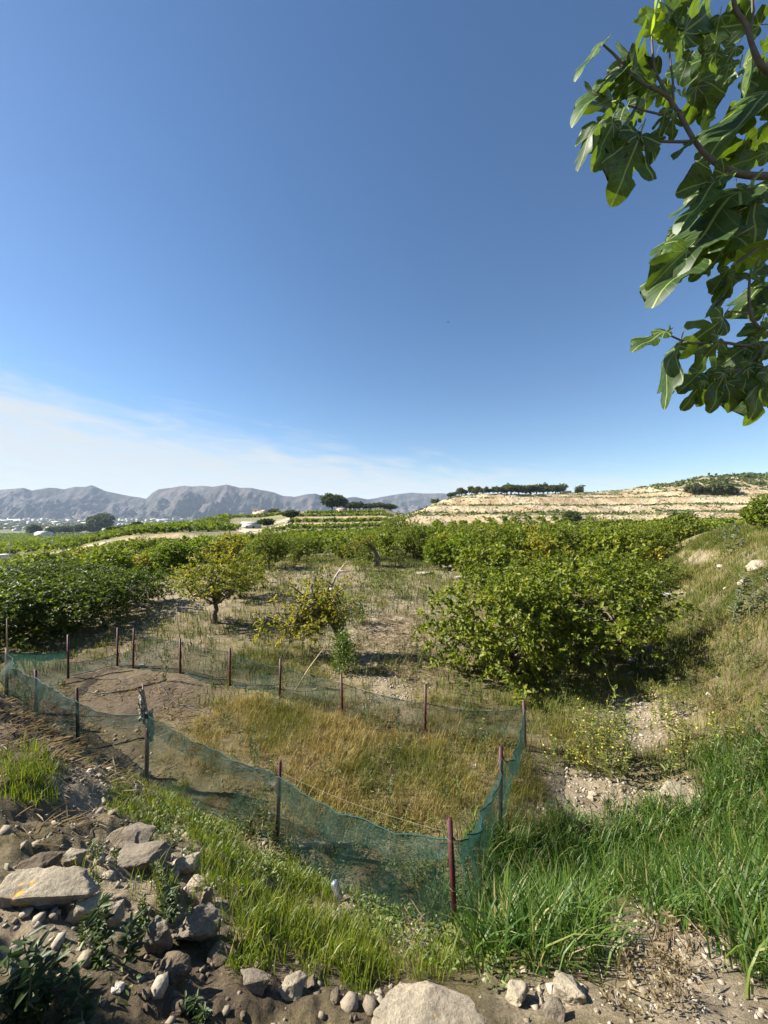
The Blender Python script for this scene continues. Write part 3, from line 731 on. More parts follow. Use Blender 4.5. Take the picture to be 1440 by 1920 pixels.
# ------------------------------------------------------------------ things on the hills and in the valley
def tall_tree(name, label, px, py, hpx, wpx, seed, kind='pine', group=None, dmin=60, proto={}):
    h = hit(px, py, dmin)
    if h is None: return
    s = h[1]/720; H = hpx*s; W = wpx*s*.5
    key = (kind, seed)
    if key not in proto:
        g = np.random.default_rng(seed)
        if kind == 'pine': me = tree_meshes('p', g, 1.0, 1.0, .62, 1.25, 420, 5, .26, .07, [(.03,.045,.016), (.045,.066,.02), (.07,.09,.028)], seed, .55, .55, .5, .7, .06, 6, .45, 1.8, .14)
        elif kind == 'bush': me = tree_meshes('b', g, 1.0, 1.0, .8, .6, 260, 5, .3, .08, [(.05,.065,.028), (.075,.09,.035), (.11,.12,.045)], seed, .5, .02, .5, .25, .05, 4, .4, 1.8, .15)
        elif kind == 'olive': me = tree_meshes('v', g, 1.0, 1.0, .62, 1.2, 240, 5, .3, .08, [(.05,.065,.03), (.075,.095,.04), (.11,.13,.055)], seed, .5, .5, .5, .6, .07, 4, .45, 1.8, .15)
        elif kind == 'palm':
            mb = MB(); mb.tube([(0, 0, -.1), (.02, 0, .8), (0, .02, 1.45)], [.07, .055, .06], 7); tr = mb.mesh('trunk', True)
            V = []; F = []; C = []; n = 0
            for i in range(34):
                a = g.uniform(0, 6.28); el0 = g.uniform(-.5, 1.2); L = g.uniform(.55, .8)
                t = np.linspace(0, 1, 6); ax = np.array([math.cos(a), math.sin(a), 0])
                sp = ax*(t*L*math.cos(el0*.7))[:, None]+np.array([0, 0, 1.45])+np.array([0, 0, 1])*(t*L*math.sin(el0)-.45*L*t**2)[:, None]
                w = .09*np.sin(np.pi*np.clip(t*.9+.08, 0, 1))+.006; sd = np.cross(ax, [0, 0, 1])
                v = np.concatenate([sp-sd*w[:, None]-np.array([0, 0, .03]), sp, sp+sd*w[:, None]-np.array([0, 0, .03])]); V.append(v)
                for q in range(5): F += [[n+q, n+q+1, n+6+q+1, n+6+q], [n+6+q, n+6+q+1, n+12+q+1, n+12+q]]
                n += 18; C.append(np.tile([.04, .055, .022], (18, 1)))
            me = (np_mesh('crown', np.concatenate(V), np.array(F), np.concatenate(C)), tr)
        proto[key] = me
    unit_h = {'pine': 2.0, 'bush': 1.4, 'olive': 1.95, 'palm': 1.95}[kind]
    rz = seed*1.7+px
    t = thing(name, label, 'tree' if kind != 'bush' else 'bush', tuple(h), rz, group, (W, W, H/unit_h))
    obj('trunk', proto[key][1], M['bark'], t); obj('crown', proto[key][0], M['far_leaf'], t)
    return t
ORD = 'first second third fourth fifth sixth seventh eighth ninth tenth eleventh twelfth thirteenth fourteenth fifteenth sixteenth'.split()
def far_trees():
    r = random.Random(4)
    tall_tree('pine_tree', 'big dark rounded pine tree in front of the mountains, beside a house on the terraces', 624, 958, 33, 40, 1)
    tall_tree('stone_pine', 'tall round topped pine towering over the tree belt by the white sheds', 190, 1001, 37, 40, 2, dmin=150)
    belt = [(64, 1004, 20, 18), (100, 1003, 15, 20), (116, 1003, 17, 22), (130, 1002, 15, 20), (147, 1002, 19, 16), (163, 1001, 18, 18), (175, 1001, 14, 18), (212, 999, 12, 20), (230, 997, 11, 22), (256, 990, 12, 16), (240, 996, 9, 18)]
    for i, b in enumerate(belt):
        tall_tree('dark_tree', ORD[sorted(x[0] for x in belt).index(b[0])]+' dark tree from the left in the belt by the white shed', *b, 3+i % 3, 'pine', 'tree belt in the valley', 150)
    for i, px in enumerate(np.linspace(846, 946, 15)):
        tall_tree('olive_tree', ORD[i]+' small rounded tree from the left in the row along the hill top', px+r.uniform(-2.5, 2.5), 925.5, 12+r.uniform(-3, 5), 9+r.uniform(0, 4), 6+i % 3, 'olive', 'row of trees on the hill top, left half', 200)
    for i, px in enumerate(np.linspace(950, 1052, 10)):
        tall_tree('olive_tree', ORD[i]+' bigger dark tree from the left in the right half of the hill top row', px+r.uniform(-2, 2), 924.5, 16+r.uniform(-1, 4), 19+r.uniform(0, 6), 6+i % 3, 'olive', 'row of trees on the hill top, right half', 200)
    tall_tree('palm_tree', 'lone palm on the terraced hill top, right of the row of trees', 1094, 922, 16, 15, 9, 'palm', None, 200)
    tall_tree('dark_bush', 'dark bush beside the lone palm on the hill top', 1086, 922, 11, 14, 10, 'bush', None, 200)
    tall_tree('dark_bush', 'small dark bush at the left edge of the terraced hill, below the tree row', 817, 934, 7, 15, 10, 'bush', None, 180)
    tall_tree('dark_bush', 'dark bush above the top terrace on the right, the left one of two', 1301, 924, 14, 27, 11, 'bush', None, 180)
    tall_tree('dark_bush', 'wide dark bush under the scrub hill on the right, the right one of two', 1350, 926, 22, 42, 12, 'bush', None, 180)
    tall_tree('dark_bush', 'dark bush at the foot of the lowest rocky terrace, towards the right', 1282, 977, 16, 34, 10, 'bush', None, 100)
    tall_tree('dark_bush', 'dark bush at the foot of the lowest rocky terrace, in its middle', 1072, 975, 14, 26, 11, 'bush', None, 100)
    tall_tree('dark_tree', 'dark tree beside the small white farmhouse', 502, 989, 17, 30, 4, 'pine', None, 150)
    tall_tree('dark_tree', 'dark tree at the left end of the central terraces', 548, 976, 19, 26, 5, 'pine', None, 150)
    tall_tree('dark_bush', 'flat dark bush right of the cream villa', 513, 963, 8, 22, 12, 'bush', None, 220)
    for i in range(14):
        tall_tree('pine_tree', ORD[i]+' dark tree from the left in the clump behind the central terraces', 655+i*6.2+r.uniform(-3, 3), 957-i*.35, 9+r.uniform(0, 6), 15+r.uniform(0, 6), 6+i % 3, 'olive', 'clump behind the central terraces', 230)
    # scrub on the rocky hill, too many and too small to tell apart
    g = np.random.default_rng(44); n = 8500
    d = g.uniform(140, 400, n*3); u = g.uniform(.03, 1.1, n*3); x = u*d
    z0 = ground_z(x, d); sl = np.abs(ground_z(x, d+1)-z0)
    nz = fbm(x/9, d/6, 97, 3)
    want = np.where(sl > .2, .12, .85)*np.clip(.5+1.8*nz, 0, 1)+sstep(252, 285, d)*sstep(.60, .92, u)*1.3*np.clip(.65+1.6*nz, 0, 1)
    k = g.random(n*3) < want; x, d, z0 = x[k][:n], d[k][:n], z0[k][:n]; n = len(x)
    per = 6; N = n*per; S = np.repeat(g.uniform(.28, .98, n)**1.5*(1+1.3*sstep(252, 285, d)*sstep(.6, .9, x/d)), per)
    dr = unit(g.normal(size=(N, 3))); dr[:, 2] = np.abs(dr[:, 2])
    C = np.repeat(np.stack([x, d, z0], -1), per, 0)+dr*S[:, None]*np.array([1.3, 1.0, .8])*g.random((N, 1))**.5
    V, F = leaf_geo(C, unit(g.normal(size=(N, 3))), dr+np.array([0, 0, .4]), S*1.1, S*.45)
    tc = pal([(.05,.075,.02), (.085,.115,.03), (.13,.14,.045)], np.repeat(g.random(n), per))
    obj('hill_scrub', np_mesh('hill_scrub', V, F, np.repeat(tc, 6, 0)), M['far_leaf'], kind='stuff')
    # pale boulders on the risers
    n = 5000; d = g.uniform(140, 300, n*3); u = g.uniform(.03, 1.1, n*3); x = u*d
    z0 = ground_z(x, d); sl = np.abs(ground_z(x, d+1)-z0)
    k = (sl > .17) & (g.random(n*3) < .8); x, d, z0 = x[k][:n], d[k][:n], z0[k][:n]; n = len(x)
    S = g.uniform(.2, .62, n)**1.2
    ico = np.array([[0,0,1],[.9,0,.45],[.28,.85,.45],[-.72,.53,.45],[-.72,-.53,.45],[.28,-.85,.45],[.72,.53,-.45],[-.28,.85,-.45],[-.9,0,-.45],[-.28,-.85,-.45],[.72,-.53,-.45],[0,0,-1]])
    fc = np.array([[0,1,2],[0,2,3],[0,3,4],[0,4,5],[0,5,1],[1,6,2],[2,7,3],[3,8,4],[4,9,5],[5,10,1],[6,7,2],[7,8,3],[8,9,4],[9,10,5],[10,6,1],[11,7,6],[11,8,7],[11,9,8],[11,10,9],[11,6,10]])
    V = ico[None]*(S[:, None]*g.uniform(.6, 1.2, (n, 12)))[..., None]*np.array([1.2, 1, .8])+np.stack([x, d, z0], -1)[:, None]
    c = pal([(.50,.40,.26), (.60,.50,.36), (.42,.32,.20)], g.random(n))
    obj('hill_rubble', np_mesh('hill_rubble', V.reshape(-1, 3), (np.arange(n)[:, None, None]*12+fc[None]).reshape(-1, 3), np.repeat(c, 12, 0)), M['rubble'], kind='stuff')
M['rubble'] = plain('rubble', (.78, .78, .78), .95, .25, 3, .1, 9, tint=True)
far_trees()

def gable(mb_r, w, l, z0, rise, over=.25, axis='x'):
    """a gabled roof as a closed solid"""
    a = l/2+over; b = w/2+over; th = .14
    p = [(-a, -b, z0), (a, -b, z0), (a, 0, z0+rise), (-a, 0, z0+rise), (-a, b, z0), (a, b, z0)]
    v = p+[(x, y, z+th) for x, y, z in p]
    f4 = [[0,1,2,3],[3,2,5,4],[6,9,8,7],[9,10,11,8],[0,6,7,1],[4,5,11,10]]
    mb_r.add(v, [np.array(f4), np.array([[1,7,8],[1,8,2],[2,8,11],[2,11,5],[0,3,9],[0,9,6],[3,4,10],[3,10,9]])])
def house(name, label, cat, loc, l, w, h, rz, wall='white_wall', roof='roof_tile', rise=.9, openings=(), group=None, flat=False):
    t = thing(name, label, cat, loc, rz, group)
    mb = MB(); mb.box((0, 0, h/2-.3), (l, w, h+.6))
    if not flat:
        mb.add([(-l/2, -w/2, h), (-l/2, w/2, h), (-l/2, 0, h+rise*.93)], np.array([[0, 2, 1]])); mb.add([(l/2, -w/2, h), (l/2, w/2, h), (l/2, 0, h+rise*.93)], np.array([[0, 1, 2]]))
    mb.build('wall', M[wall], t)
    r = MB()
    if flat: r.box((0, 0, h+.1), (l+.3, w+.3, .2))
    else: gable(r, w, l, h, rise)
    r.build('roof', M[roof], t)
    for (kind, x, z, ow, oh) in openings:
        m = MB(); m.box((x, -w/2-.015, z+oh/2), (ow, .09, oh)); m.build(kind, M['dark_open'], t)
    return t
def buildings():
    r = random.Random(8)
    def at(px, py, dmin=60): return tuple(hit(px, py, dmin))
    p = at(471, 990, 150); s = p[1]/720
    house('farmhouse', 'small white farmhouse with a dark doorway on the bare yard in the valley side', 'house', p, 33*s, 5.5, 8.0*s, R(6), 'white_wall', 'roof_grey', 3.2*s, (('door', 6.5*s, 0, 3.6*s, 4.4*s), ('window', -5.5*s, 1.6*s, 2.6*s, 3*s)))
    p = at(492, 965, 250); s = p[1]/720
    t = house('villa', 'cream hilltop villa with a round tower in front of the mountains', 'house', p, 30*s, 8, 4.5*s, R(-4), 'cream_wall', 'roof_tile', 2.0*s, (('window', -4*s, 1.2*s, 2*s, 2*s), ('window', 3*s, 1.2*s, 2*s, 2*s)))
    m = MB(); m.tube([(-13*s, -2, -1), (-13*s, -2, 8*s), (-13*s, -2, 8.2*s), (-13*s, -2, 9.4*s)], [2.3*s, 2.3*s, 2.7*s, 1.2*s], 14); m.build('tower', M['cream_wall'], t)
    for x in (-2*s, 5*s): m = MB(); m.box((x, 0, 7*s), (1.6*s, 1.6*s, 3.4*s)); m.build('chimney', M['cream_wall'], t)
    m = MB(); m.box((8*s, -1.5, 6.6*s), (9*s, 6, 4*s)); m.build('upper_storey', M['cream_wall'], t)
    p = at(640, 961, 230); s = p[1]/720
    house('terrace_house', 'pale house with a tiled roof right beside the big dark pine', 'house', p, 15*s, 7, 5*s, R(25), 'cream_wall', 'roof_tile', 3*s, (('window', 2*s, 1.6*s, 1.6*s, 2*s),))
    p = at(541, 981, 150); s = p[1]/720
    house('ruined_hut', 'small roofless stone hut at the left end of the central terraces', 'hut', p, 8*s, 4, 5*s, R(5), 'cream_wall', 'cream_wall', .5, (('door', 1.5*s, 0, 1.6*s, 3*s),), flat=True)
    p = at(82, 1006, 250); s = p[1]/720
    house('white_shed', 'white shed with a broad pale roof in front of the dark tree belt', 'shed', p, 22*s, 14, 7*s, R(3), 'white_wall', 'concrete', 2.5*s, (('door', -3*s, 0, 4*s, 4*s),))
    p = at(6, 1050, 98); s = p[1]/720
    house('lane_hut', 'low white hut with an open dark front beside the lane at the left edge', 'hut', p, 26*s, 3.2, 9*s, R(-8), 'white_wall', 'concrete', .5, (('door', -4*s, .6*s, 9*s, 6*s),), flat=True)
    p = at(1062, 924, 200); s = p[1]/720
    house('white_hut', 'small white hut on the hill top between the trees and the palm', 'hut', p, 14*s, 4, 4*s, R(0), 'white_wall', 'concrete', .3, (), flat=True)
    # the town and glasshouses on the valley floor
    def town(px): return ['at the left edge, left of the white shed', 'between the white shed and the tall pine', 'just right of the tall round topped pine', 'below the gap between the two mountains', 'left of the farmhouse'][sum(px > q for q in (60, 180, 245, 330))]
    n = 0
    for i in range(130):
        px = r.uniform(-20, 455); py = 975.5+ (r.random()**1.8)*20
        if py > 988 and px > 250: continue
        h = hit(px, py, 500)
        if h is None or h[1] > 2900: continue
        s = h[1]/720; wide = r.random() < .22 and py < 983
        l = s*(r.uniform(14, 34) if wide else r.uniform(3, 8)); hh = s*(r.uniform(1.5, 2.4) if wide else r.uniform(1.6, 3.4)); w = r.uniform(9, 16)
        if wide: house('glasshouse', 'long white glasshouse on the valley floor '+town(px), 'glasshouse', tuple(h), l, w, hh, R(r.uniform(-10, 10)), 'white_wall', 'white_wall', hh*.3, (), 'glasshouses on the valley floor '+town(px))
        else: house('town_house', 'tiny pale house on the valley floor '+town(px), 'house', tuple(h), l, w, hh, R(r.uniform(-30, 30)), r.choice(['white_wall', 'white_wall', 'cream_wall']), r.choice(['roof_tile', 'roof_grey', 'concrete']), hh*.35, (), 'houses on the valley floor '+town(px))
        n += 1
    # valley trees: a far belt nobody could count
    g = np.random.default_rng(45); n = 3600
    px = g.uniform(-40, 520, n); py = 976+ g.random(n)**1.4*26
    ok = []
    d = 62/np.maximum((py-960)/720-.001, .01)
    d = np.clip((py < 999)*0 + 60*720/np.maximum(py-961, 6), 430, 2900)
    x = (px-720)/720*d; z = ground_z(x, d)
    per = 7; N = n*per; S = np.repeat(d/720*g.uniform(.7, 2.0, n), per)
    dr = unit(g.normal(size=(N, 3))); dr[:, 2] = np.abs(dr[:, 2])
    C = np.repeat(np.stack([x, d, z], -1), per, 0)+dr*S[:, None]*np.array([2.6, 1.5, .9])
    V, F = leaf_geo(C, unit(g.normal(size=(N, 3))*np.array([1, 1, .5])), dr+np.array([0, -.4, .4]), S*1.5, S*.55)
    tc = pal([(.03,.042,.02), (.055,.065,.028), (.10,.105,.05)], np.repeat(g.random(n), per))
    obj('valley_woods', np_mesh('valley_woods', V, F, np.repeat(tc, 6, 0)), M['far_leaf'], kind='stuff')
    # utility poles
    for px, py, hp, lb in ((18, 1052, 35, 'thin concrete utility pole behind the lane hut at the left edge'), (83, 1030, 22, 'concrete utility pole below the white shed'), (99, 1031, 20, 'concrete utility pole right of the one below the white shed'), (139, 1012, 22, 'concrete utility pole in front of the tall round topped pine')):
        h = hit(px, py, 98); s = h[1]/720
        t = thing('utility_pole', lb, 'pole', tuple(h))
        m = MB(); m.tube([(0, 0, -.3), (0, 0, hp*s)], [.16*max(1, s*2), .10*max(1, s*2)], 8); m.build('shaft', M['concrete'], t)
        m = MB(); m.box((0, 0, hp*s-.5), (1.5, .12, .12)); m.build('crossarm', M['concrete'], t)
        for q in (-.6, 0, .6): m = MB(); m.tube([(q, 0, hp*s-.44), (q, 0, hp*s-.2)], .05, 6); m.build('insulator', M['dark_open'], t)
    # lanes
    def lane(pts, w, dmin=30):
        P = np.array([hit(a, b, dmin) for a, b in pts]); t = np.linspace(0, len(P)-1, 60)
        x = np.interp(t, range(len(P)), P[:, 0]); d = np.interp(t, range(len(P)), P[:, 1])
        tx = np.gradient(x); td = np.gradient(d); L = np.hypot(tx, td)+1e-6; nx, nd_ = -td/L, tx/L
        V = []; m = 7
        for q in np.linspace(-w/2, w/2, m):
            xx = x+nx*q; dd = d+nd_*q; V.append(np.stack([xx, dd, ground_z(xx, dd)+.12], -1))
        V = np.stack(V, 1).reshape(-1, 3)
        i = np.arange(59)[:, None]*m; j = np.arange(m-1)[None]
        obj('dirt_track', np_mesh('dirt_track', V, np.stack([i+j, i+j+1, i+m+j+1, i+m+j], -1).reshape(-1, 4), None, True), M['path'], kind='structure')
    lane([(-20, 1054), (40, 1047), (75, 1042), (110, 1036), (150, 1027), (200, 1018)], 3.4, 98)
    lane([(418, 980), (432, 984), (447, 990), (460, 997), (475, 1001)], 5, 120)
    lane([(447, 993), (475, 993.5), (505, 993), (535, 990)], 9, 120)
buildings()
def bird():
    d = 45; c = np.array([(840-720)/720*d, d, CAM_Z+(960-604)/720*d])
    t = thing('bird', 'tiny dark bird flying high in the clear blue sky', 'bird', tuple(c))
    m = MB(); m.tube([(-.13, 0, 0), (-.06, 0, .01), (.02, 0, .01), (.09, 0, .02), (.13, 0, .015)], [.008, .03, .035, .022, .006], 7); m.build('body', M['bird'], t, True)
    for s in (-1, 1):
        m = MB(); m.add([(-.03, 0, .02), (.05, 0, .02), (.03, s*.12, .07), (-.03, s*.12, .06), (-.05, s*.22, .05), (-.03, 0, .012), (.05, 0, .012), (.03, s*.12, .06), (-.03, s*.12, .05)], [np.array([[0, 1, 2, 3], [5, 8, 7, 6]]), np.array([[3, 2, 4], [8, 4, 7]])]); m.build('wing', M['bird'], t)
bird()

# ------------------------------------------------------------------ the net pen
def net_mat():
    m, nt, out = new_mat('green_net')
    uv = mnode(nt, 'ShaderNodeUVMap'); sep = mnode(nt, 'ShaderNodeSeparateXYZ'); nt.links.new(uv.outputs[0], sep.inputs[0])
    def mth(op, a, b=None):
        n = mnode(nt, 'ShaderNodeMath', operation=op)
        for i, v in enumerate((a, b)):
            if v is None: continue
            if isinstance(v, (int, float)): n.inputs[i].default_value = v
            else: nt.links.new(v, n.inputs[i])
        return n.outputs[0]
    cell = .0105
    a = mth('LESS_THAN', mth('FRACT', mth('DIVIDE', sep.outputs[0], cell*.8)), .17)
    b = mth('LESS_THAN', mth('FRACT', mth('DIVIDE', sep.outputs[1], cell)), .26)
    al = mth('MAXIMUM', a, b)
    p = mnode(nt, 'ShaderNodeBsdfPrincipled'); p.inputs['Base Color'].default_value = (.014, .054, .044, 1); p.inputs['Roughness'].default_value = .55
    tl = mnode(nt, 'ShaderNodeBsdfTranslucent'); tl.inputs[0].default_value = (.022, .08, .064, 1)
    mx0 = mnode(nt, 'ShaderNodeMixShader'); mx0.inputs[0].default_value = .35
    nt.links.new(p.outputs[0], mx0.inputs[1]); nt.links.new(tl.outputs[0], mx0.inputs[2])
    tr = mnode(nt, 'ShaderNodeBsdfTransparent'); mx = mnode(nt, 'ShaderNodeMixShader')
    nt.links.new(al, mx.inputs[0]); nt.links.new(tr.outputs[0], mx.inputs[1]); nt.links.new(mx0.outputs[0], mx.inputs[2])
    nt.links.new(mx.outputs[0], out.inputs[0]); return m
def post_mat():
    m, nt, out = new_mat('red_primer_post')
    tc = mnode(nt, 'ShaderNodeTexCoord'); n = mnode(nt, 'ShaderNodeTexNoise'); n.inputs['Scale'].default_value = 34; n.inputs['Detail'].default_value = 8; n.inputs['Roughness'].default_value = .7
    nt.links.new(tc.outputs['Object'], n.inputs['Vector'])
    cr = mnode(nt, 'ShaderNodeValToRGB'); e = cr.color_ramp.elements
    e[0].position = .30; e[0].color = (.025, .009, .008, 1); e[1].position = .78; e[1].color = (.34, .28, .24, 1)
    x = e.new(.46); x.color = (.062, .012, .013, 1); x = e.new(.66); x.color = (.085, .018, .019, 1)
    nt.links.new(n.outputs[0], cr.inputs[0])
    p = mnode(nt, 'ShaderNodeBsdfPrincipled'); p.inputs['Roughness'].default_value = .6; nt.links.new(cr.outputs[0], p.inputs['Base Color'])
    b = mnode(nt, 'ShaderNodeBump'); b.inputs['Distance'].default_value = .003; nt.links.new(n.outputs[0], b.inputs['Height']); nt.links.new(b.outputs[0], p.inputs['Normal'])
    nt.links.new(p.outputs[0], out.inputs[0]); return m
M['net'] = net_mat(); M['post'] = post_mat()
POSTS = [  # base px, base py, top py, top px shift
 (853,1740,1535,-10), (520,1580,1427,5), (275,1475,1335,2), (147,1400,1290,-3), (68,1350,1255,-1), (13,1306,1216,0), (128,1272,1190,0), (220,1248,1177,1), (250,1253,1178,1), (338,1263,1197,0), (431,1286,1215,0), (525,1308,1235,1), (642,1342,1265,-2), (797,1380,1283,1), (985,1408,1315,-3), (938,1560,1400,1)]
TOPF = [.84, .84, .99, .80, .86, .93, .62, .55, .96, .88, .92, .80, .78, .62, .86, .88]       # how high the net is tied on each post
SAG = [.13, .07, .10, .02, .06, .06, .10, .12, .06, .05, .10, .05, .06, .10, .30, .26]
def fence():
    g = np.random.default_rng(70)
    B = [hit(a, b) for a, b, c, e in POSTS]
    root_loc = np.array([B[1][0], B[1][1], B[1][2]])
    t = thing('net_fence', 'low pen fence of green netting strung between thin rusty red steel posts', 'fence', tuple(root_loc))
    T = []
    for (a, b, c, e), p in zip(POSTS, B):
        s = p[1]/720; top = p+np.array([e*s, 0, (b-c)*s]); T.append(top)
        m = MB(); ax = unit(top-p); w = .040
        yaw = g.uniform(-.5, .5); cr, sn = math.cos(yaw), math.sin(yaw)
        # angle-iron: an L section swept up the post
        sec = np.array([(-w/2, -w/2), (w/2, -w/2), (w/2, -w/2+.006), (-w/2+.006, -w/2+.006), (-w/2+.006, w/2), (-w/2, w/2)])
        sec = np.stack([sec[:, 0]*cr-sec[:, 1]*sn, sec[:, 0]*sn+sec[:, 1]*cr, sec[:, 0]*0], -1)
        lo = p-ax*.15-root_loc; hi = top-root_loc
        m.add(np.concatenate([lo+sec, hi+sec]), [np.array([[i, (i+1) % 6, 6+(i+1) % 6, 6+i] for i in range(6)]), np.array([[6, 7, 8, 9, 10, 11]]), np.array([[5, 4, 3, 2, 1, 0]])])
        # flat web closing the section so that it reads as a square bar
        m.box((lo+hi)/2, (w*.78, w*.78, np.linalg.norm(hi-lo)*.998), Vector((0, 0, 1)).rotation_difference(Vector(ax)).to_matrix() @ Matrix.Rotation(yaw, 3, 'Z'))
        m.build('post', M['post'], t)
    for i, (p, q) in enumerate(zip(B, T)):
        for f in (TOPF[i]-.015, TOPF[i]*.45):
            c = p+(q-p)*f-root_loc; th = np.linspace(0, 2*np.pi, 11); r0 = .034+.004*np.sin(th*3+i)
            m = MB(); m.tube(np.stack([c[0]+r0*np.cos(th), c[1]+r0*np.sin(th), c[2]+.006*np.sin(th*2+i)], -1), .0022, 4, cap=False); m.tube([c+np.array([.03, -.02, 0]), c+np.array([.055, -.04, .02]), c+np.array([.06, -.045, -.015])], .0018, 4)
            m.build('wire_tie', M['cord'], t)
    n = len(B); ulen = 0
    cx = np.mean(B, 0)
    for i in range(n):
        j = (i+1) % n
        a, b = B[i], B[j]; L = np.linalg.norm((b-a)[:2]); nx = max(10, int(L/.05)); ny = 16
        s = np.linspace(0, 1, nx+1); 
        gx = a[0]+(b[0]-a[0])*s; gd = a[1]+(b[1]-a[1])*s
        nrm = np.array([-(b-a)[1], (b-a)[0]])/L
        if np.dot(nrm, (a+b)[:2]/2-cx[:2]) < 0: nrm = -nrm
        gx = gx+nrm[0]*.024; gd = gd+nrm[1]*.024
        bot = ground_z(gx, gd)+.012+.03*np.abs(fbm(s*L*3, s*0+i, 200, 2))
        ta, tb = TOPF[i], TOPF[j]
        ztop = (a[2]+(T[i]-a)[2]*ta)*(1-s)+(b[2]+(T[j]-b)[2]*tb)*s
        ztop = ztop-SAG[i]*(4*s*(1-s))**.8+.02*fbm(s*L*2.3, s*0+i*3.1, 201, 2)
        if i in (6, 7): ztop = bot+(ztop-bot)*.55
        v = np.linspace(0, 1, ny+1)[:, None]
        Z = bot+(ztop-bot)*v
        bel = .07*np.sin(np.pi*v)*(fbm(s*L*1.2+i*9, v*1.5, 203, 2)*2.0)*np.minimum(1, 8*s*(1-s)) + .05*fbm(s*L*6+i*5+v*2.0, v*2.5+s*3, 204, 3)*np.minimum(1, 6*s*(1-s)+.15)
        slack = -.10*(1-v)*np.minimum(1, 6*s*(1-s))*(0.3+fbm(s*L*.9, s*0+i, 205, 2))
        if i in (4, 5): bel = bel*2.6
        if i in (14, 15): bel = bel*1.9
        off = bel+slack
        # keep the foot on the ground
        X = gx+nrm[0]*off; D = gd+nrm[1]*off
        g2 = ground_z(X.ravel(), D.ravel()).reshape(X.shape); Z = np.maximum(Z, g2+.012)
        lean = (T[i]-a)*(1-s)[:, None]+(T[j]-b)*s[:, None]
        X = X+lean[:, 0]*v*.8; D = D+lean[:, 1]*v*.8
        V = np.stack([X, D, Z], -1)-root_loc
        k = nx+1; ii = np.arange(ny)[:, None]*k; jj = np.arange(nx)[None]
        F = np.stack([ii+jj, ii+jj+1, ii+k+jj+1, ii+k+jj], -1).reshape(-1, 4)
        uvx = np.broadcast_to(ulen+s*L, X.shape); uvy = np.broadcast_to(v*.8, X.shape)
        me = np_mesh('net', V.reshape(-1, 3), F, None, True, np.stack([uvx, uvy], -1).reshape(-1, 2)); ulen += L
        no = obj('net', me, M['net'], t)
        mb = MB(); mb.tube(V[-1]+np.array([0, 0, .004]), .0055, 5); mb.tube(V[0]+np.array([0, 0, .006]), .008, 5)
        mb.build('net_edge', M['teal_rope'], no)
        # loose second layer: folded-over netting where the photo shows a doubled strip
        if i in (0, 1, 2, 3, 4, 5, 14, 15):
            q0, q1 = (.55, 1.0) if i == 0 else (0, 1)
            q0, q1 = 0, 1
            v2 = np.linspace(0, 1, 7)[:, None]
            top = V[-1]; ct = .12+.10*np.abs(fbm(s*L*1.1, s*0+i*2, 207, 2))*2
            W = top[None]+v2[..., None]*np.stack([nrm[0]*.05+0*s, nrm[1]*.05+0*s, -ct*(.6+2*s*(1-s))], -1)[None]
            W = W+.02*fbm(s*L*6, v2*2, 209+i, 2)[..., None]*np.array([nrm[0], nrm[1], .3])
            ii = np.arange(6)[:, None]*k
            F = np.stack([ii+jj, ii+jj+1, ii+k+jj+1, ii+k+jj], -1).reshape(-1, 4)
            me = np_mesh('net_fold', W.reshape(-1, 3), F, None, True, np.stack([np.broadcast_to(s*L+.003, W.shape[:2]), np.broadcast_to(v2*.15+.005, W.shape[:2])], -1).reshape(-1, 2))
            obj('net_fold', me, M['net'], no)
        # thin cord from post to post on some spans
        if i in (0, 8, 9, 13, 15):
            c0 = T[i]-(T[i]-a)*.13-root_loc; c1 = T[j]-(T[j]-b)*.13-root_loc; ss = np.linspace(0, 1, 12)[:, None]
            p = c0+(c1-c0)*ss-np.array([0, 0, .05])*(4*ss*(1-ss))
            mb = MB(); mb.tube(p, .0018, 4); mb.build('cord', M['cord'], t)
    return B, T
B_, T_ = fence()

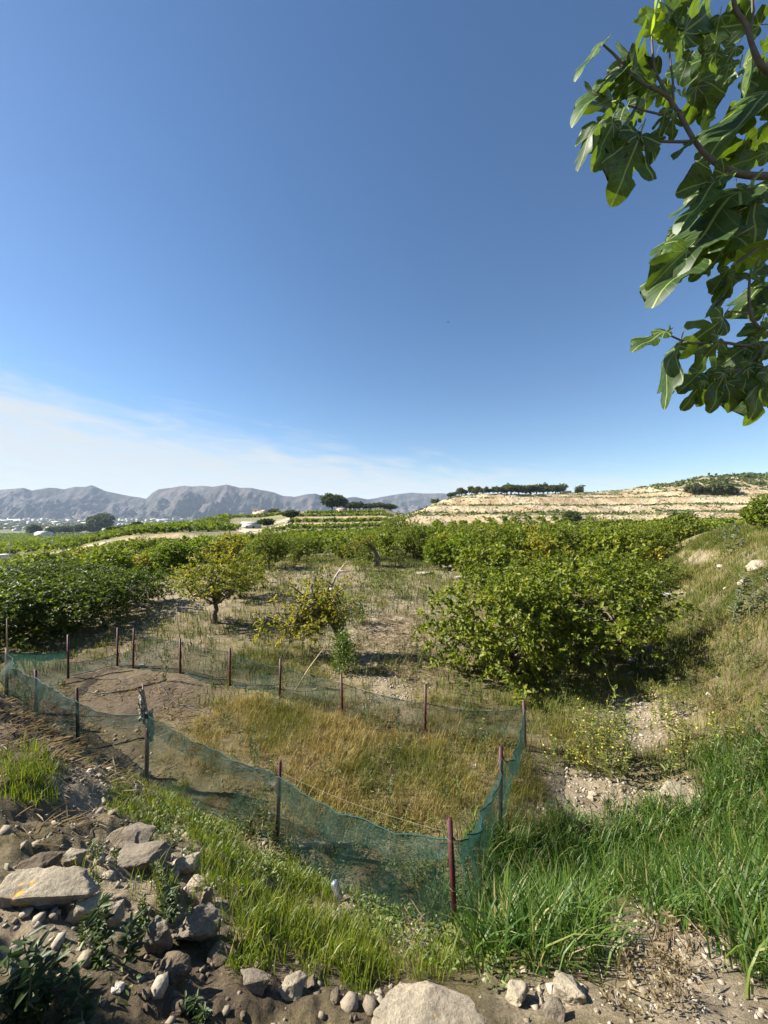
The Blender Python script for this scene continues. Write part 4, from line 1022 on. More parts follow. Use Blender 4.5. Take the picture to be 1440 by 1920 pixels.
def tube_thing(name, label, cat, pts, rad, mat, k=8, parts='shaft', group=None):
    pts = np.asarray(pts, float); t = thing(name, label, cat, tuple(pts[0]), 0, group)
    m = MB(); m.tube(pts-pts[0], rad, k); m.build(parts, M[mat], t, True); return t
def P3(px, py, d): return np.array([(px-720)/720*d, d, CAM_Z+(960-py)/720*d])
def pen_bits():
    g = np.random.default_rng(71)
    d = B_[5][1]
    b = hit(13, 1306); tube_thing('cane_stake', 'tall thin cane standing at the left corner of the net pen', 'stake', [b-np.array([.0, .05, .1]), P3(15, 1240, b[1]-.05), P3(13, 1200, b[1]-.05), P3(13, 1160, b[1]-.05)], [.016, .014, .012, .009], 'cane')
    b = hit(337, 1262); tube_thing('cane_stake', 'thin pale stick poking up behind the net beside a red post', 'stake', [b+np.array([-.02, .08, -.1]), P3(336, 1190, b[1]+.08), P3(333, 1165, b[1]+.08), P3(331, 1141, b[1]+.08)], [.010, .009, .008, .005], 'cane')
    b = hit(553, 1296); tube_thing('cane_stake', 'cane leaning at an angle behind the far side of the pen', 'stake', [b, P3(580, 1252, b[1]+.2), P3(606, 1217, b[1]+.4)], [.016, .015, .011], 'cane')
    # white stick lying inside the pen seen through the net
    pts = [hit(a, b_)+np.array([0, 0, .03]) for a, b_ in ((556, 1592), (590, 1588), (630, 1588), (682, 1586))]
    tube_thing('stick', 'pale bleached branch lying on the ground inside the near net', 'branch', pts, [.014, .022, .024, .015], 'bark_pale')
    # black irrigation hoses
    def hose(label, pix, r=.012):
        P = np.array([hit(a, b_)+np.array([0, 0, r*1.2]) for a, b_ in pix]); t = np.linspace(0, len(P)-1, 40)
        Q = np.stack([np.interp(t, range(len(P)), P[:, k]) for k in range(3)], -1)
        ker = np.ones(5)/5
        for k in range(2): Q[:, k] = np.convolve(np.pad(Q[:, k], 2, 'edge'), ker, 'valid')
        Q[:, 2] = ground_z(Q[:, 0], Q[:, 1])+r*1.3
        tube_thing('irrigation_hose', label, 'hose', Q, r, 'hose', 7, 'pipe')
    hose('black irrigation hose curving across the bare soil of the pen', [(150, 1292), (175, 1302), (215, 1300), (260, 1290), (306, 1278), (312, 1275)])
    hose('black irrigation hose snaking over dry straw to the weeds in the pen', [(300, 1284), (312, 1302), (332, 1322), (365, 1332), (400, 1340)], .010)
    hose('black irrigation hose near the back edge of the bare soil', [(110, 1286), (160, 1276), (215, 1262), (250, 1258)], .010)
    hose('thin black hose lying behind the near net by the rag post', [(178, 1404), (205, 1400), (240, 1392), (272, 1386)], .010)
    # rag on the post
    p = T_[2]; s = p[1]/720
    t = thing('rag', 'faded torn cloth rag draped over the stake of the near net', 'rag', tuple(p))
    q = lambda a, b_, dy=0: np.array([(a-276)*s, dy, (1335-b_)*s])
    m = MB(); m.tube([q(277, 1350), q(271, 1312), q(266, 1282)], [.012, .011, .008], 6); m.build('stick', M['cane'], t)
    for k, (pts, w, mt) in enumerate(((([(265, 1292), (266, 1312), (270, 1332), (264, 1352)]), .09, 'rag'), (([(277, 1330), (281, 1350), (283, 1368), (279, 1390)]), .10, 'rag'), (([(262, 1318), (268, 1345), (273, 1358)]), .06, 'rag'))):
        sp = np.array([q(a, b_) for a, b_ in pts]); n_ = 14; tt = np.linspace(0, len(sp)-1, n_)
        C = np.stack([np.interp(tt, range(len(sp)), sp[:, i]) for i in range(3)], -1)
        th = np.linspace(-1.9, 1.9, 11)
        w_ = w*.30*(1+.5*vnoise(tt*2+k*7, tt*0, 77))
        V = C[:, None]+w_[:, None, None]*np.stack([np.sin(th), -np.cos(th)*.8, 0*th], -1)[None]*(1+.3*np.sin(th*5+tt[:, None]*2.0))[..., None]
        V = V+.012*g.normal(size=V.shape)
        i = np.arange(n_-1)[:, None]*11; j = np.arange(10)[None]
        obj('cloth', np_mesh('cloth', V.reshape(-1, 3), np.stack([i+j, i+j+1, i+11+j+1, i+11+j], -1).reshape(-1, 4), None, True), M[mt], t)
    # can
    b = hit(638, 1694); s = b[1]/720
    t = thing('drink_can', 'crumpled silver can dropped in the grass below the near net', 'can', tuple(b+np.array([0, 0, .03])))
    m = MB(); ax = unit(np.array([-.45, .35, .8])); pth = np.array([ax*h for h in (0, .004, .012, .06, .10, .118, .125, .126)]); m.tube(pth, [.020, .026, .032, .030, .033, .031, .025, .024], 14); m.build('body', M['can'], t, True)
    m = MB(); m.tube(np.array([ax*.127, ax*.130]), [.009, .008], 8); m.build('ring_pull', M['can'], t)
LAND = [('by the boulder with orange lichen', 800, 1880), ('by the squarish brown boulder', 358, 1740), ('by the sunlit rock ledge', 70, 1700), ('by the overhanging slab', 228, 1580), ('by the rag post', 276, 1400), ('near the drink can', 638, 1690),
 ('by the corner post of the near net', 850, 1720), ('by the pale flat stone', 1272, 1490), ('near the small thistle', 1150, 1490), ('by the nearest thistle', 1388, 1130), ('by the upper thistle', 1374, 1010), ('near the tall branching weed', 1434, 1360),
 ('by the long white slab', 1252, 1120), ('in front of the big lemon trees', 1060, 1330), ('near the dead trunk', 625, 1090), ('near the old leaning tree', 620, 1180), ('by the straw patch', 760, 1220), ('near the round bright green tree', 826, 1060),
 ('by the open lemon tree', 404, 1160), ('near the right corner of the pen', 960, 1420), ('in the middle of the pen', 640, 1430), ('by the hose in the pen', 330, 1300), ('by the upright pale stone', 1170, 1780), ('towards the bottom right corner', 1400, 1880),
 ('towards the bottom left corner', 60, 1860), ('at the foot of the bank', 1260, 1300), ('near the rough grey rock', 1075, 1870), ('below the lush grass', 1270, 1790), ('by the lumpy grey rock', 470, 1850), ('behind the middle post of the near net', 560, 1520), ('at the back edge of the pen', 480, 1320), ('halfway up the bank', 1340, 1230)]
def near_land(px, py): return min(LAND, key=lambda l: (l[1]-px)**2+(l[2]-py)**2)[0]
M['rag'] = plain('rag', (.40, .38, .30), .9, .35, 18, .004, 60)
M['can'] = plain('can', (.36, .40, .46), .35, .35, 26, .004, 40, metallic=.7)
pen_bits()

# ------------------------------------------------------------------ rocks
def rock_mat(name, colr, lichen=0.0):
    m, nt, out = new_mat(name)
    tc = mnode(nt, 'ShaderNodeTexCoord'); geo = mnode(nt, 'ShaderNodeNewGeometry')
    n = mnode(nt, 'ShaderNodeTexNoise'); n.inputs['Scale'].default_value = 7; n.inputs['Detail'].default_value = 10; n.inputs['Roughness'].default_value = .72
    n2 = mnode(nt, 'ShaderNodeTexNoise'); n2.inputs['Scale'].default_value = 60; n2.inputs['Detail'].default_value = 6; n2.inputs['Roughness'].default_value = .7
    vo = mnode(nt, 'ShaderNodeTexVoronoi'); vo.inputs['Scale'].default_value = 30
    for q in (n, n2, vo): nt.links.new(geo.outputs['Position'], q.inputs['Vector'])
    colr = [c*.78 for c in colr]
    cr = mnode(nt, 'ShaderNodeValToRGB'); e = cr.color_ramp.elements
    e[0].position = .28; e[0].color = (*[c*.45 for c in colr], 1); e[1].position = .72; e[1].color = (*[min(1, c*1.25) for c in colr], 1)
    x = e.new(.5); x.color = (*colr, 1)
    nt.links.new(n.outputs[0], cr.inputs[0]); src = cr.outputs[0]
    mr = mnode(nt, 'ShaderNodeMapRange'); mr.inputs[1].default_value = .3; mr.inputs[2].default_value = .7; mr.inputs[3].default_value = .7; mr.inputs[4].default_value = 1.25; nt.links.new(n2.outputs[0], mr.inputs[0])
    mu = mnode(nt, 'ShaderNodeMixRGB', blend_type='MULTIPLY'); mu.inputs[0].default_value = 1; nt.links.new(src, mu.inputs[1]); nt.links.new(mr.outputs[0], mu.inputs[2]); src = mu.outputs[0]
    if lichen:
        n3 = mnode(nt, 'ShaderNodeTexNoise'); n3.inputs['Scale'].default_value = 8.5; n3.inputs['Detail'].default_value = 6; n3.noise_dimensions = '4D'; n3.inputs['W'].default_value = lichen
        nt.links.new(geo.outputs['Position'], n3.inputs['Vector'])
        m2 = mnode(nt, 'ShaderNodeMapRange'); m2.inputs[1].default_value = .60; m2.inputs[2].default_value = .66; nt.links.new(n3.outputs[0], m2.inputs[0])
        mx = mnode(nt, 'ShaderNodeMixRGB'); nt.links.new(m2.outputs[0], mx.inputs[0]); nt.links.new(src, mx.inputs[1]); mx.inputs[2].default_value = (.62, .34, .07, 1); src = mx.outputs[0]
    p = mnode(nt, 'ShaderNodeBsdfPrincipled'); p.inputs['Roughness'].default_value = .92; p.inputs['Specular IOR Level'].default_value = .2
    nt.links.new(src, p.inputs['Base Color'])
    b1 = mnode(nt, 'ShaderNodeBump'); b1.inputs['Distance'].default_value = .03; nt.links.new(n.outputs[0], b1.inputs['Height'])
    b2 = mnode(nt, 'ShaderNodeBump'); b2.inputs['Distance'].default_value = .006; nt.links.new(n2.outputs[0], b2.inputs['Height']); nt.links.new(b1.outputs[0], b2.inputs['Normal'])
    nt.links.new(b2.outputs[0], p.inputs['Normal']); nt.links.new(p.outputs[0], out.inputs[0]); return m
M['rock_pale'] = rock_mat('rock_pale', (.43, .365, .26)); M['rock_grey'] = rock_mat('rock_grey', (.27, .225, .165)); M['rock_dark'] = rock_mat('rock_dark', (.20, .155, .105))
M['rock_lichen'] = rock_mat('rock_lichen', (.42, .355, .255), 3.0); M['rock_white'] = rock_mat('rock_white', (.62, .56, .46))
def rock_mesh(seed, sx, sy, sz, detail=2, rough=1.0):
    r = random.Random(seed); bm = bmesh.new()
    for i in range(16):
        v = Vector((r.gauss(0, 1), r.gauss(0, 1), r.gauss(0, 1))).normalized()*r.uniform(.75, 1.05)
        v.x = max(-.8, min(.8, v.x)); v.y = max(-.8, min(.8, v.y)); v.z = max(-.7, min(.75, v.z))
        bm.verts.new(v)
    res = bmesh.ops.convex_hull(bm, input=bm.verts)
    bmesh.ops.delete(bm, geom=[v for v in bm.verts if not v.link_faces], context='VERTS')
    bmesh.ops.triangulate(bm, faces=bm.faces)
    for k in range(detail): bmesh.ops.subdivide_edges(bm, edges=bm.edges, cuts=1, use_grid_fill=True)
    bmesh.ops.smooth_vert(bm, verts=bm.verts, factor=.5, use_axis_x=True, use_axis_y=True, use_axis_z=True)
    bm.normal_update()
    co = np.array([v.co for v in bm.verts]); no = np.array([v.normal for v in bm.verts])
    dsp = .10*rough*fbm(co[:, 0]*2.4+seed, co[:, 1]*2.4+co[:, 2]*2.1, seed, 3)+.06*rough*fbm(co[:, 0]*7+co[:, 2]*5, co[:, 1]*7-co[:, 2]*4, seed+3, 2)
    co = (co+no*dsp[:, None])*np.array([sx, sy, sz])/.8*.5
    for v, c in zip(bm.verts, co): v.co = c
    me = bpy.data.meshes.new('rock'); bm.to_mesh(me); bm.free(); return me
def rock(label, px, py, w, h, mat, seed, sink=.22, rot=None, dep=1.0, group=None, detail=3, name='rock', rough=1.0):
    p = hit(px, py); s = p[1]/720
    sx, sz = w*s, h*s*.78; sy = (sx*.45+h*s*.45)*dep
    o = obj(name, rock_mesh(seed, sx, sy, sz*1.15, detail, rough), M[mat]); p = p+np.array([0, sy*.3, sz*(.36-sink)])
    o.location = p; o.rotation_euler = rot or (0, 0, 0)
    o['label'] = label; o['category'] = 'rock'
    if group: o['group'] = group
    return o
def rocks():
    rock('large pale boulder with an orange lichen patch, bottom centre of the picture', 800, 1985, 225, 76, 'rock_lichen', 11, .22, (.1, .0, .1), 1.0, detail=4)
    rock('squarish brown boulder with a flat tilted face at the edge of the bright grass', 358, 1775, 84, 88, 'rock_grey', 5, .15, (.1, .05, .4), .8, detail=4)
    rock('flat overhanging grey slab casting a dark shadow, on the left bank', 228, 1592, 88, 34, 'rock_grey', 8, .15, (.05, .12, .1), 1.2)
    rock('broad flat grey rock right below the overhanging slab', 250, 1632, 105, 44, 'rock_grey', 12, .2, (.1, 0, .3), 1.0)
    rock('small tan wedge shaped stone at the edge of the grass, right of the flat slabs', 346, 1637, 52, 34, 'rock_pale', 14, .15, (0, .2, .3))
    rock('big sunlit rock ledge with orange lichen at the left edge', 60, 1716, 165, 62, 'rock_lichen', 17, .25, (.15, .15, .2), 1.1, detail=4)
    rock('angular grey rock leaning at the right end of the sunlit ledge', 146, 1740, 68, 62, 'rock_pale', 20, .2, (.1, .5, .3))
    rock('pointed rock with an orange lichen tip, right of the sunlit ledge', 200, 1735, 46, 52, 'rock_lichen', 23, .2, (.1, .4, .5))
    rock('round topped dark grey rock half in shade beside the squarish boulder', 292, 1782, 58, 72, 'rock_grey', 26, .15, (.1, .1, .2))
    rock('pale roundish rock above the dark hollow on the left bank', 128, 1622, 44, 36, 'rock_pale', 29, .2)
    rock('dark lumpy rock left of the hollow on the left bank', 58, 1640, 80, 48, 'rock_dark', 31, .25)
    rock('thin upright flake of stone in the grass above the squarish boulder', 384, 1704, 22, 58, 'rock_pale', 34, .1, (.1, .3, .2), .5)
    rock('pale low rock in the grass left of the upright flake', 364, 1672, 42, 26, 'rock_pale', 36, .2)
    rock('broad pale flat stone in the sandy patch at the edge of the tall grass', 1272, 1505, 66, 38, 'rock_pale', 39, .25, (.2, 0, .2))
    rock('upright pale stone at the edge of the bare soil below the tall grass', 1170, 1795, 30, 40, 'rock_pale', 42, .15, (0, -.3, 0), .8)
    rock('grey rough rock in the bare soil right of the lichen boulder', 1075, 1880, 66, 48, 'rock_pale', 45, .25)
    rock('dark grey round stone at the bottom edge, right of the lichen boulder', 1046, 1915, 44, 36, 'rock_grey', 48, .25)
    rock('pale rough rock between the lichen boulder and the tall grass', 975, 1885, 48, 40, 'rock_pale', 49, .3)
    rock('pale yellowish stone at the foot of the post, at the far left of the pen', 264, 1254, 13, 12, 'rock_white', 51, .15)
    rock('long white rock slab under the right side of the big lemon trees', 1252, 1122, 74, 18, 'rock_white', 54, .3, (0, 0, .2), .8)
    rock('smaller white rock slab just above the long one right of the lemon trees', 1246, 1092, 46, 14, 'rock_white', 57, .3)
    rock('tan boulder high on the grassy bank at the right edge', 1428, 1066, 42, 28, 'rock_pale', 60, .25)
    rock('tan boulder on the grassy bank just above the thistles', 1412, 1096, 34, 20, 'rock_pale', 63, .25)
    rock('white flat stone on the ground right of the small round green tree', 863, 1084, 38, 9, 'rock_white', 66, .3)
    rock('pale stone on the ground left of the small round green tree', 797, 1078, 36, 10, 'rock_white', 67, .3)
    rock('small white stone alone on the grassy bank', 1355, 1064, 14, 9, 'rock_white', 69, .2)
    rock('rough dark clod at the shaded bottom left', 318, 1838, 60, 55, 'rock_dark', 72, .35)
    rock('white chip of stone on the shaded dirt at the bottom left', 215, 1862, 26, 16, 'rock_white', 73, .2)
    rock('lumpy grey rock in the shaded dirt left of the lichen boulder', 470, 1862, 64, 40, 'rock_grey', 75, .3)
    rock('half buried pale rock at the bottom edge, left of the lichen boulder', 545, 1872, 55, 38, 'rock_pale', 78, .35)
    rock('brown clod between the squarish boulder and the shaded dirt', 410, 1812, 58, 36, 'rock_dark', 81, .35)
    g = random.Random(9); zones = [('rock_pale', 'pale stone scattered on the left bank', 'stones of the left bank', 26, (10, 330, 1500, 1800), 8, 26),
        ('rock_dark', 'brown clod on the shaded dirt', 'clods of the shaded dirt', 24, (180, 700, 1790, 1915), 10, 30),
        ('rock_pale', 'pale stone on the bare soil', 'stones of the bottom right soil', 42, (940, 1430, 1760, 1915), 7, 24),
        ('rock_pale', 'pale stone in the sandy patch', 'stones of the sandy patch', 16, (1040, 1240, 1430, 1540), 8, 22),
        ('rock_white', 'whitish stone on the grassy bank', 'stones of the grassy bank', 16, (1180, 1430, 1090, 1380), 6, 17)]
    for mat, lb, gp, n, (x0, x1, y0, y1), a, b in zones:
        base = [rock_mesh(100+i+n, 1, .9, .7, 2, 1.3) for i in range(5)]
        for m_ in base: m_.materials.append(M[mat])
        for i in range(n):
            px, py = g.uniform(x0, x1), g.uniform(y0, y1); p = hit(px, py); w = (a+(b-a)*g.random()**2)*p[1]/720
            o = obj('stone', base[i % 5], None, None, tuple(p+np.array([0, 0, w*.12]))); o.scale = (w, w*g.uniform(.7, 1.1), w*g.uniform(.7, 1.1)); o.rotation_euler = (g.uniform(-.4, .4), g.uniform(-.4, .4), g.uniform(0, 6.3))
            w_ = near_land(px, py); o['label'] = lb+', '+w_; o['category'] = 'stone'; o['group'] = gp+' '+w_
rocks()

# ------------------------------------------------------------------ grasses
def blades(P, h, w, az, curv, tint, seg=3, tipdark=0):
    n = len(P); t = np.array([0, .4, .75, 1.0]) if seg == 3 else np.array([0, .55, 1.0])
    d = np.stack([np.cos(az), np.sin(az), 0*az], -1)
    sd = np.stack([-np.sin(az), np.cos(az), 0*az], -1)
    h = h[:, None]; c = curv[:, None]
    z = h*(t*(1-.42*c*t**1.5)); r = h*c*.75*t**1.9
    C = P[:, None]+d[:, None]*r[..., None]; C[..., 2] += z
    ww = w[:, None]*np.array([.75, 1, .7, .0][:4] if seg == 3 else [.8, .9, 0])
    k = len(t)
    L = C[:, :-1]-sd[:, None]*ww[:, :-1, None]*.5; Rr = C[:, :-1]+sd[:, None]*ww[:, :-1, None]*.5
    V = np.concatenate([L, Rr, C[:, -1:]], 1); m = 2*(k-1)+1
    b = np.arange(n)[:, None]*m; q = k-1
    F4 = [b+np.array([[i, q+i, q+i+1, i+1]]) for i in range(q-1)]
    F3 = b+np.array([[q-1, 2*q-1, 2*q]])
    return V.reshape(-1, 3), [np.concatenate(F4), F3], np.repeat(tint, m, 0)
NETLINE = None
def sample(rect, rho, mask, g, tuft=1, spread=.05):
    x0, x1, d0, d1 = rect; n = int((x1-x0)*(d1-d0)*rho/tuft)
    x = g.uniform(x0, x1, n); d = g.uniform(d0, d1, n)
    z = ground_z(x, d); px, py = proj(x, d, z)
    ok = (px > -80) & (px < 1520) & (py < 2040) & (d > .6)
    x, d, z, px, py = x[ok], d[ok], z[ok], px[ok], py[ok]
    k = g.random(len(x)) < mask(px, py, x, d)
    x, d, px, py = x[k], d[k], px[k], py[k]
    if tuft > 1:
        tid = np.repeat(np.arange(len(x)), tuft)
        x = np.repeat(x, tuft)+g.normal(size=len(x)*tuft)*spread; d = np.repeat(d, tuft)+g.normal(size=len(d)*tuft)*spread
    else: tid = np.arange(len(x))
    z = ground_z(x, d)
    px, py = proj(x, d, z)
    return np.stack([x, d, z-.01], -1), tid, px, py
def clear_rocks(px, py):
    """keep the blades off the big stones"""
    w = np.ones_like(px)
    for cx, cy_, rx, ry in ((800, 1880, 125, 45), (360, 1735, 45, 45), (226, 1580, 50, 25), (250, 1612, 58, 26), (70, 1700, 110, 55), (150, 1710, 45, 40), (200, 1715, 30, 34), (292, 1752, 36, 40), (1272, 1490, 38, 22), (638, 1680, 12, 18)):
        w *= (((px-cx)/rx)**2+((py-cy_)/ry)**2 > 1)
    return w
LUSH = [(1415,1880,60,70),(1090,1800,70,40,.8),(1010,1790,90,55,1.0),(930,1810,60,45,.8),(1010,1660,190,120),(1180,1600,220,90),(1360,1560,170,110,1.2),(1330,1690,150,90,1.1),(950,1720,90,75,.9),(1420,1780,70,130),(905,1640,45,70,.7),(1080,1570,120,50,.9),(1400,1450,120,70,.9)]
BARE = [(1265,1812,105,50),(1140,1885,100,36),(1110,1480,85,48),(1265,1492,50,28),(1330,1890,130,60)]
def grasses():
    g = np.random.default_rng(90); tot = 0
    # 1 tall lush grass at the lower right
    def m1(px, py, x, d):
        w = blobs(px, py, LUSH, 3.0)-1.1*blobs(px, py, BARE, 3.0)+.5*fbm(x*2.6, d*2.6, 301, 3)
        return np.clip((w-.34)*1.9, 0, 1)*clear_rocks(px, py)
    P, tid, px, py = sample((.3, 6.5, 1.2, 6.5), 2300, m1, g, 8, .05); n = len(P)
    tb = g.random(tid.max()+1)
    far = np.clip((P[:, 1]-3.5)/2.5, 0, 1)
    h = g.uniform(.14, .44, n)*(.7+.5*tb[tid])*(1-.35*far); w = g.uniform(.004, .0125, n); az = g.uniform(0, 6.28, n)
    t = pal([(.026,.068,.011), (.050,.110,.015), (.085,.155,.020), (.15,.20,.03), (.42,.36,.18)], np.clip(.42+.24*g.normal(size=n)+.25*(tb[tid]-.5), 0, 1)**1.15)
    V, F, C = blades(P, h, w, az, g.uniform(.35, 1.05, n), t); tot += n
    obj('tall_grass', np_mesh('tall_grass', V, F, C), M['grass'], kind='stuff')
    # 2 short bright grass in the lower middle
    SH = [(500,1740,120,90,1.1),(600,1770,110,80,1.1),(430,1660,80,60,.8),(360,1640,40,40,.7),(640,1800,130,70,1.0),(600,1850,150,35,.9),(480,1815,90,35,.9),(300,1660,60,40,.7),(400,1570,80,30,.7),(720,1800,90,60,.55),(560,1680,100,60,.8),(840,1800,70,60,.5),(330,1690,40,30,.7),(250,1500,80,40,.55),(320,1520,70,50,.7),(50,1455,70,60,1.0),(270,1590,60,25,.6),(290,1650,45,25,.7),(180,1640,40,20,.5),(430,1600,70,30,.5),(360,1895,30,25,.5),(780,1640,80,60,.4)]
    def m2(px, py, x, d):
        w = blobs(px, py, SH, 2.4)+.60*fbm(x*3.4, d*3.4, 303, 4)-.06-.9*blobs(px, py, [(390,1905,330,52),(380,1735,30,30)], 3)
        return np.clip((w-.30)*2.2, 0, 1)*clear_rocks(px, py)
    P, tid, px, py = sample((-5.2, 1.4, 1.2, 5.4), 5200, m2, g, 10, .03); n = len(P); tb = g.random(tid.max()+1)
    h = g.uniform(.05, .19, n)*(.5+.8*tb[tid]); w = g.uniform(.0025, .006, n)
    t = pal([(.055,.095,.009), (.095,.145,.011), (.15,.195,.018), (.23,.24,.03), (.42,.35,.16)], np.clip(.44+.22*g.normal(size=n)+.25*(tb[tid]-.5), 0, 1))
    V, F, C = blades(P, h, w, g.uniform(0, 6.28, n), g.uniform(.15, .8, n), t); tot += n
    obj('short_grass', np_mesh('short_grass', V, F, C), M['grass'], kind='stuff')
    # 3 dry golden grass in the pen
    DR = [(600,1560,160,40,.6),(450,1480,100,50,.6),(560,1370,170,70,1.1),(680,1440,180,80,1.1),(800,1480,120,70),(480,1330,90,50,.9),(830,1400,110,70,.9),(900,1480,60,60,.8),(640,1520,130,50,.8),(400,1400,60,40,.6),(1080,1390,90,60,.7),(960,1480,60,60,.8),(1000,1560,60,50,.6),(350,1560,80,40,.5)]
    def m3(px, py, x, d):
        w = blobs(px, py, DR, 2.4)+.7*fbm(x*2.0, d*2.0, 305, 4)
        return np.clip((w-.28)*1.4, 0, 1)
    P, tid, px, py = sample((-3.4, 3.2, 2.9, 7.6), 3600, m3, g, 9, .05); n = len(P); tb = g.random(tid.max()+1)
    gold = np.clip(.56+.8*fbm(P[:, 0]*1.1, P[:, 1]*1.1, 307, 4)+.17*g.normal(size=n), 0, 1)
    h = g.uniform(.06, .25, n)*(.45+.9*tb[tid]); w = g.uniform(.002, .007, n)
    t = pal([(.07,.105,.012), (.13,.155,.02), (.22,.20,.04), (.36,.28,.085), (.50,.39,.17)], gold*.75+.28*(tb[tid]-.3))
    V, F, C = blades(P, h, w, g.uniform(0, 6.28, n), g.uniform(.2, .95, n), t); tot += n
    obj('dry_grass', np_mesh('dry_grass', V, F, C), M['dry'], kind='stuff')
    # 4 olive meadow: the right bank and the strip round the big trees
    OL = [(1320,1020,90,40,.9),(1260,1060,60,60,.7),(1150,1350,150,100,.8),(1320,1250,140,130,.9),(1400,1120,90,110,.9),(1330,1080,90,50,.8),(1050,1340,120,60,.9),(1250,1430,120,60,.9),(1400,1350,100,100,.9),(1290,1170,90,70,.9),(1240,1030,60,30,.6),(1010,1450,60,80,.8),(930,1570,60,60,.6),(1370,1020,90,40,.9),(1180,1420,80,50,.8),(900,1330,120,40,.7),(480,1245,120,40,.7),(600,1260,80,50,.6),(330,1270,60,25,.6)]
    def m4(px, py, x, d):
        w = blobs(px, py, OL, 2.0)+.42*fbm(x*1.2, d*1.2, 309, 4)-.9*blobs(px, py, BARE[2:4]+[(1200,1330,60,25),(1210,1380,45,18),(1310,1045,40,14)], 3)
        return np.clip((w-.22)*1.6, 0, 1)*.9
    P, tid, px, py = sample((-4, 24, 3.6, 26), 920, m4, g, 9, .07); n = len(P); tb = g.random(tid.max()+1)
    h = g.uniform(.10, .30, n)*(.6+.8*tb[tid]); w = g.uniform(.0035, .007, n)*(1+P[:, 1]*.06)
    q = np.clip(.40+.75*fbm(P[:, 0]*.7, P[:, 1]*.7, 311, 3)+.15*g.normal(size=n)+.2*(tb[tid]-.5), 0, 1)
    t = pal([(.055,.09,.012), (.095,.13,.018), (.15,.17,.028), (.22,.205,.05), (.34,.27,.12)], q*.92)
    V, F, C = blades(P, h, w, g.uniform(0, 6.28, n), g.uniform(.2, .95, n), t, 2); tot += n
    obj('olive_grass', np_mesh('olive_grass', V, F, C), M['dry'], kind='stuff')
    # 5 grove floor: sparse tufts among pale soil
    def m5(px, py, x, d):
        w = .84+.8*fbm(x*.5, d*.5, 313, 4)-.36*blobs(px, py, PALE, 2)+.5*blobs(px, py, [(900,1090,60,25),(770,1090,70,20),(560,1040,60,12),(620,1120,80,30),(760,1060,60,20)], 2)
        inpen = blobs(px, py, [(270,1300,130,50)], 4)
        return np.clip((w-.25)*1.1-1.2*inpen, 0, .8)*(py < 1330)
    P, tid, px, py = sample((-22, 24, 7.2, 42), 128, m5, g, 8, .12); n = len(P); tb = g.random(tid.max()+1)
    h = g.uniform(.10, .36, n)*(.6+.8*tb[tid]); w = g.uniform(.007, .013, n)*(1+P[:, 1]*.055)
    q = np.clip(.42+.75*fbm(P[:, 0]*.35, P[:, 1]*.35, 315, 3)+.15*g.normal(size=n), 0, 1)
    t = pal([(.06,.095,.012), (.10,.14,.018), (.16,.18,.03), (.24,.225,.055), (.36,.30,.14)], q*.86)
    V, F, C = blades(P, h, w, g.uniform(0, 6.28, n), g.uniform(.2, .95, n), t, 2); tot += n
    obj('grove_grass', np_mesh('grove_grass', V, F, C), M['dry'], kind='stuff')
    # 6 low leafy weeds: small rosettes through the lower middle and the strip along the near net
    WD = [(760,1720,130,70,1.0),(860,1780,80,70,.9),(560,1640,120,50,.9),(420,1560,110,40,.8),(300,1540,80,40,.7),(700,1560,120,50,.8),(800,1620,90,60,.8),(480,1500,90,40,.7),(640,1480,100,60,.4),(350,1450,80,40,.5),(200,1610,120,60,.35),(960,1830,60,40,.7),(1030,1700,120,80,.4),(1050,1320,130,40,.8),(1320,1450,90,40,.7),(130,1850,130,50,.7),(700,1840,120,30,.6),(900,1420,80,60,.5),(560,1270,110,30,.5)]
    def m6(px, py, x, d):
        w = blobs(px, py, WD, 2.2)+.4*fbm(x*2.1, d*2.1, 317, 3)
        return np.clip((w-.3)*1.5, 0, 1)*clear_rocks(px, py)
    P, tid, px, py = sample((-6, 5, 1.2, 9.5), 2300, m6, g, 11, .045); n = len(P); tb = g.random(tid.max()+1)
    P[:, 2] += g.random(n)*(.05+.13*tb[tid])
    dr = unit(np.stack([g.normal(size=n), g.normal(size=n), .5+.5*g.random(n)], -1))
    V, F = leaf_geo(P, dr, np.array([0, 0, 1.0])+.5*g.normal(size=(n, 3)), g.uniform(.014, .042, n), g.uniform(.004, .009, n))
    t = pal([(.05,.085,.018), (.085,.13,.024), (.13,.165,.03), (.20,.21,.05)], np.clip(.4+.25*g.normal(size=n)+.3*(tb[tid]-.5), 0, 1))
    obj('ground_weeds', np_mesh('ground_weeds', V, F, np.repeat(t, 6, 0)), M['weed'], kind='stuff'); tot += n
    # 7 dead straw lying on the ground
    ST = [(790,1250,80,60,1.1),(740,1190,110,70,.9),(190,1470,110,60,.8),(1240,1800,170,80,.8),(330,1340,100,50,.8),(1110,1490,110,50,.6),(640,1140,120,60,.6),(250,1300,120,50,.5),(800,1750,100,50,.5),(1340,1170,90,90,.4),(560,1600,120,30,.6),(80,1380,120,90,1.0),(120,1560,150,70,.6),(900,1700,80,50,.5),(300,1200,200,40,.4)]
    def m7(px, py, x, d):
        w = blobs(px, py, ST, 2.0)+.4*fbm(x*1.5, d*1.5, 319, 3)
        return np.clip((w-.3)*1.3, 0, 1)*clear_rocks(px, py)
    P, tid, px, py = sample((-9, 9, 1.2, 15), 800, m7, g, 6, .10); n = len(P)
    dr = unit(np.stack([g.normal(size=n), g.normal(size=n), .10+.16*g.random(n)], -1)); P[:, 2] += .008
    L = g.uniform(.05, .22, n); W = g.uniform(.0012, .0026, n)*(1+P[:, 1]*.12)
    V, F = leaf_geo(P, dr, np.array([0, 0, 1.0])+.2*g.normal(size=(n, 3)), L, W)
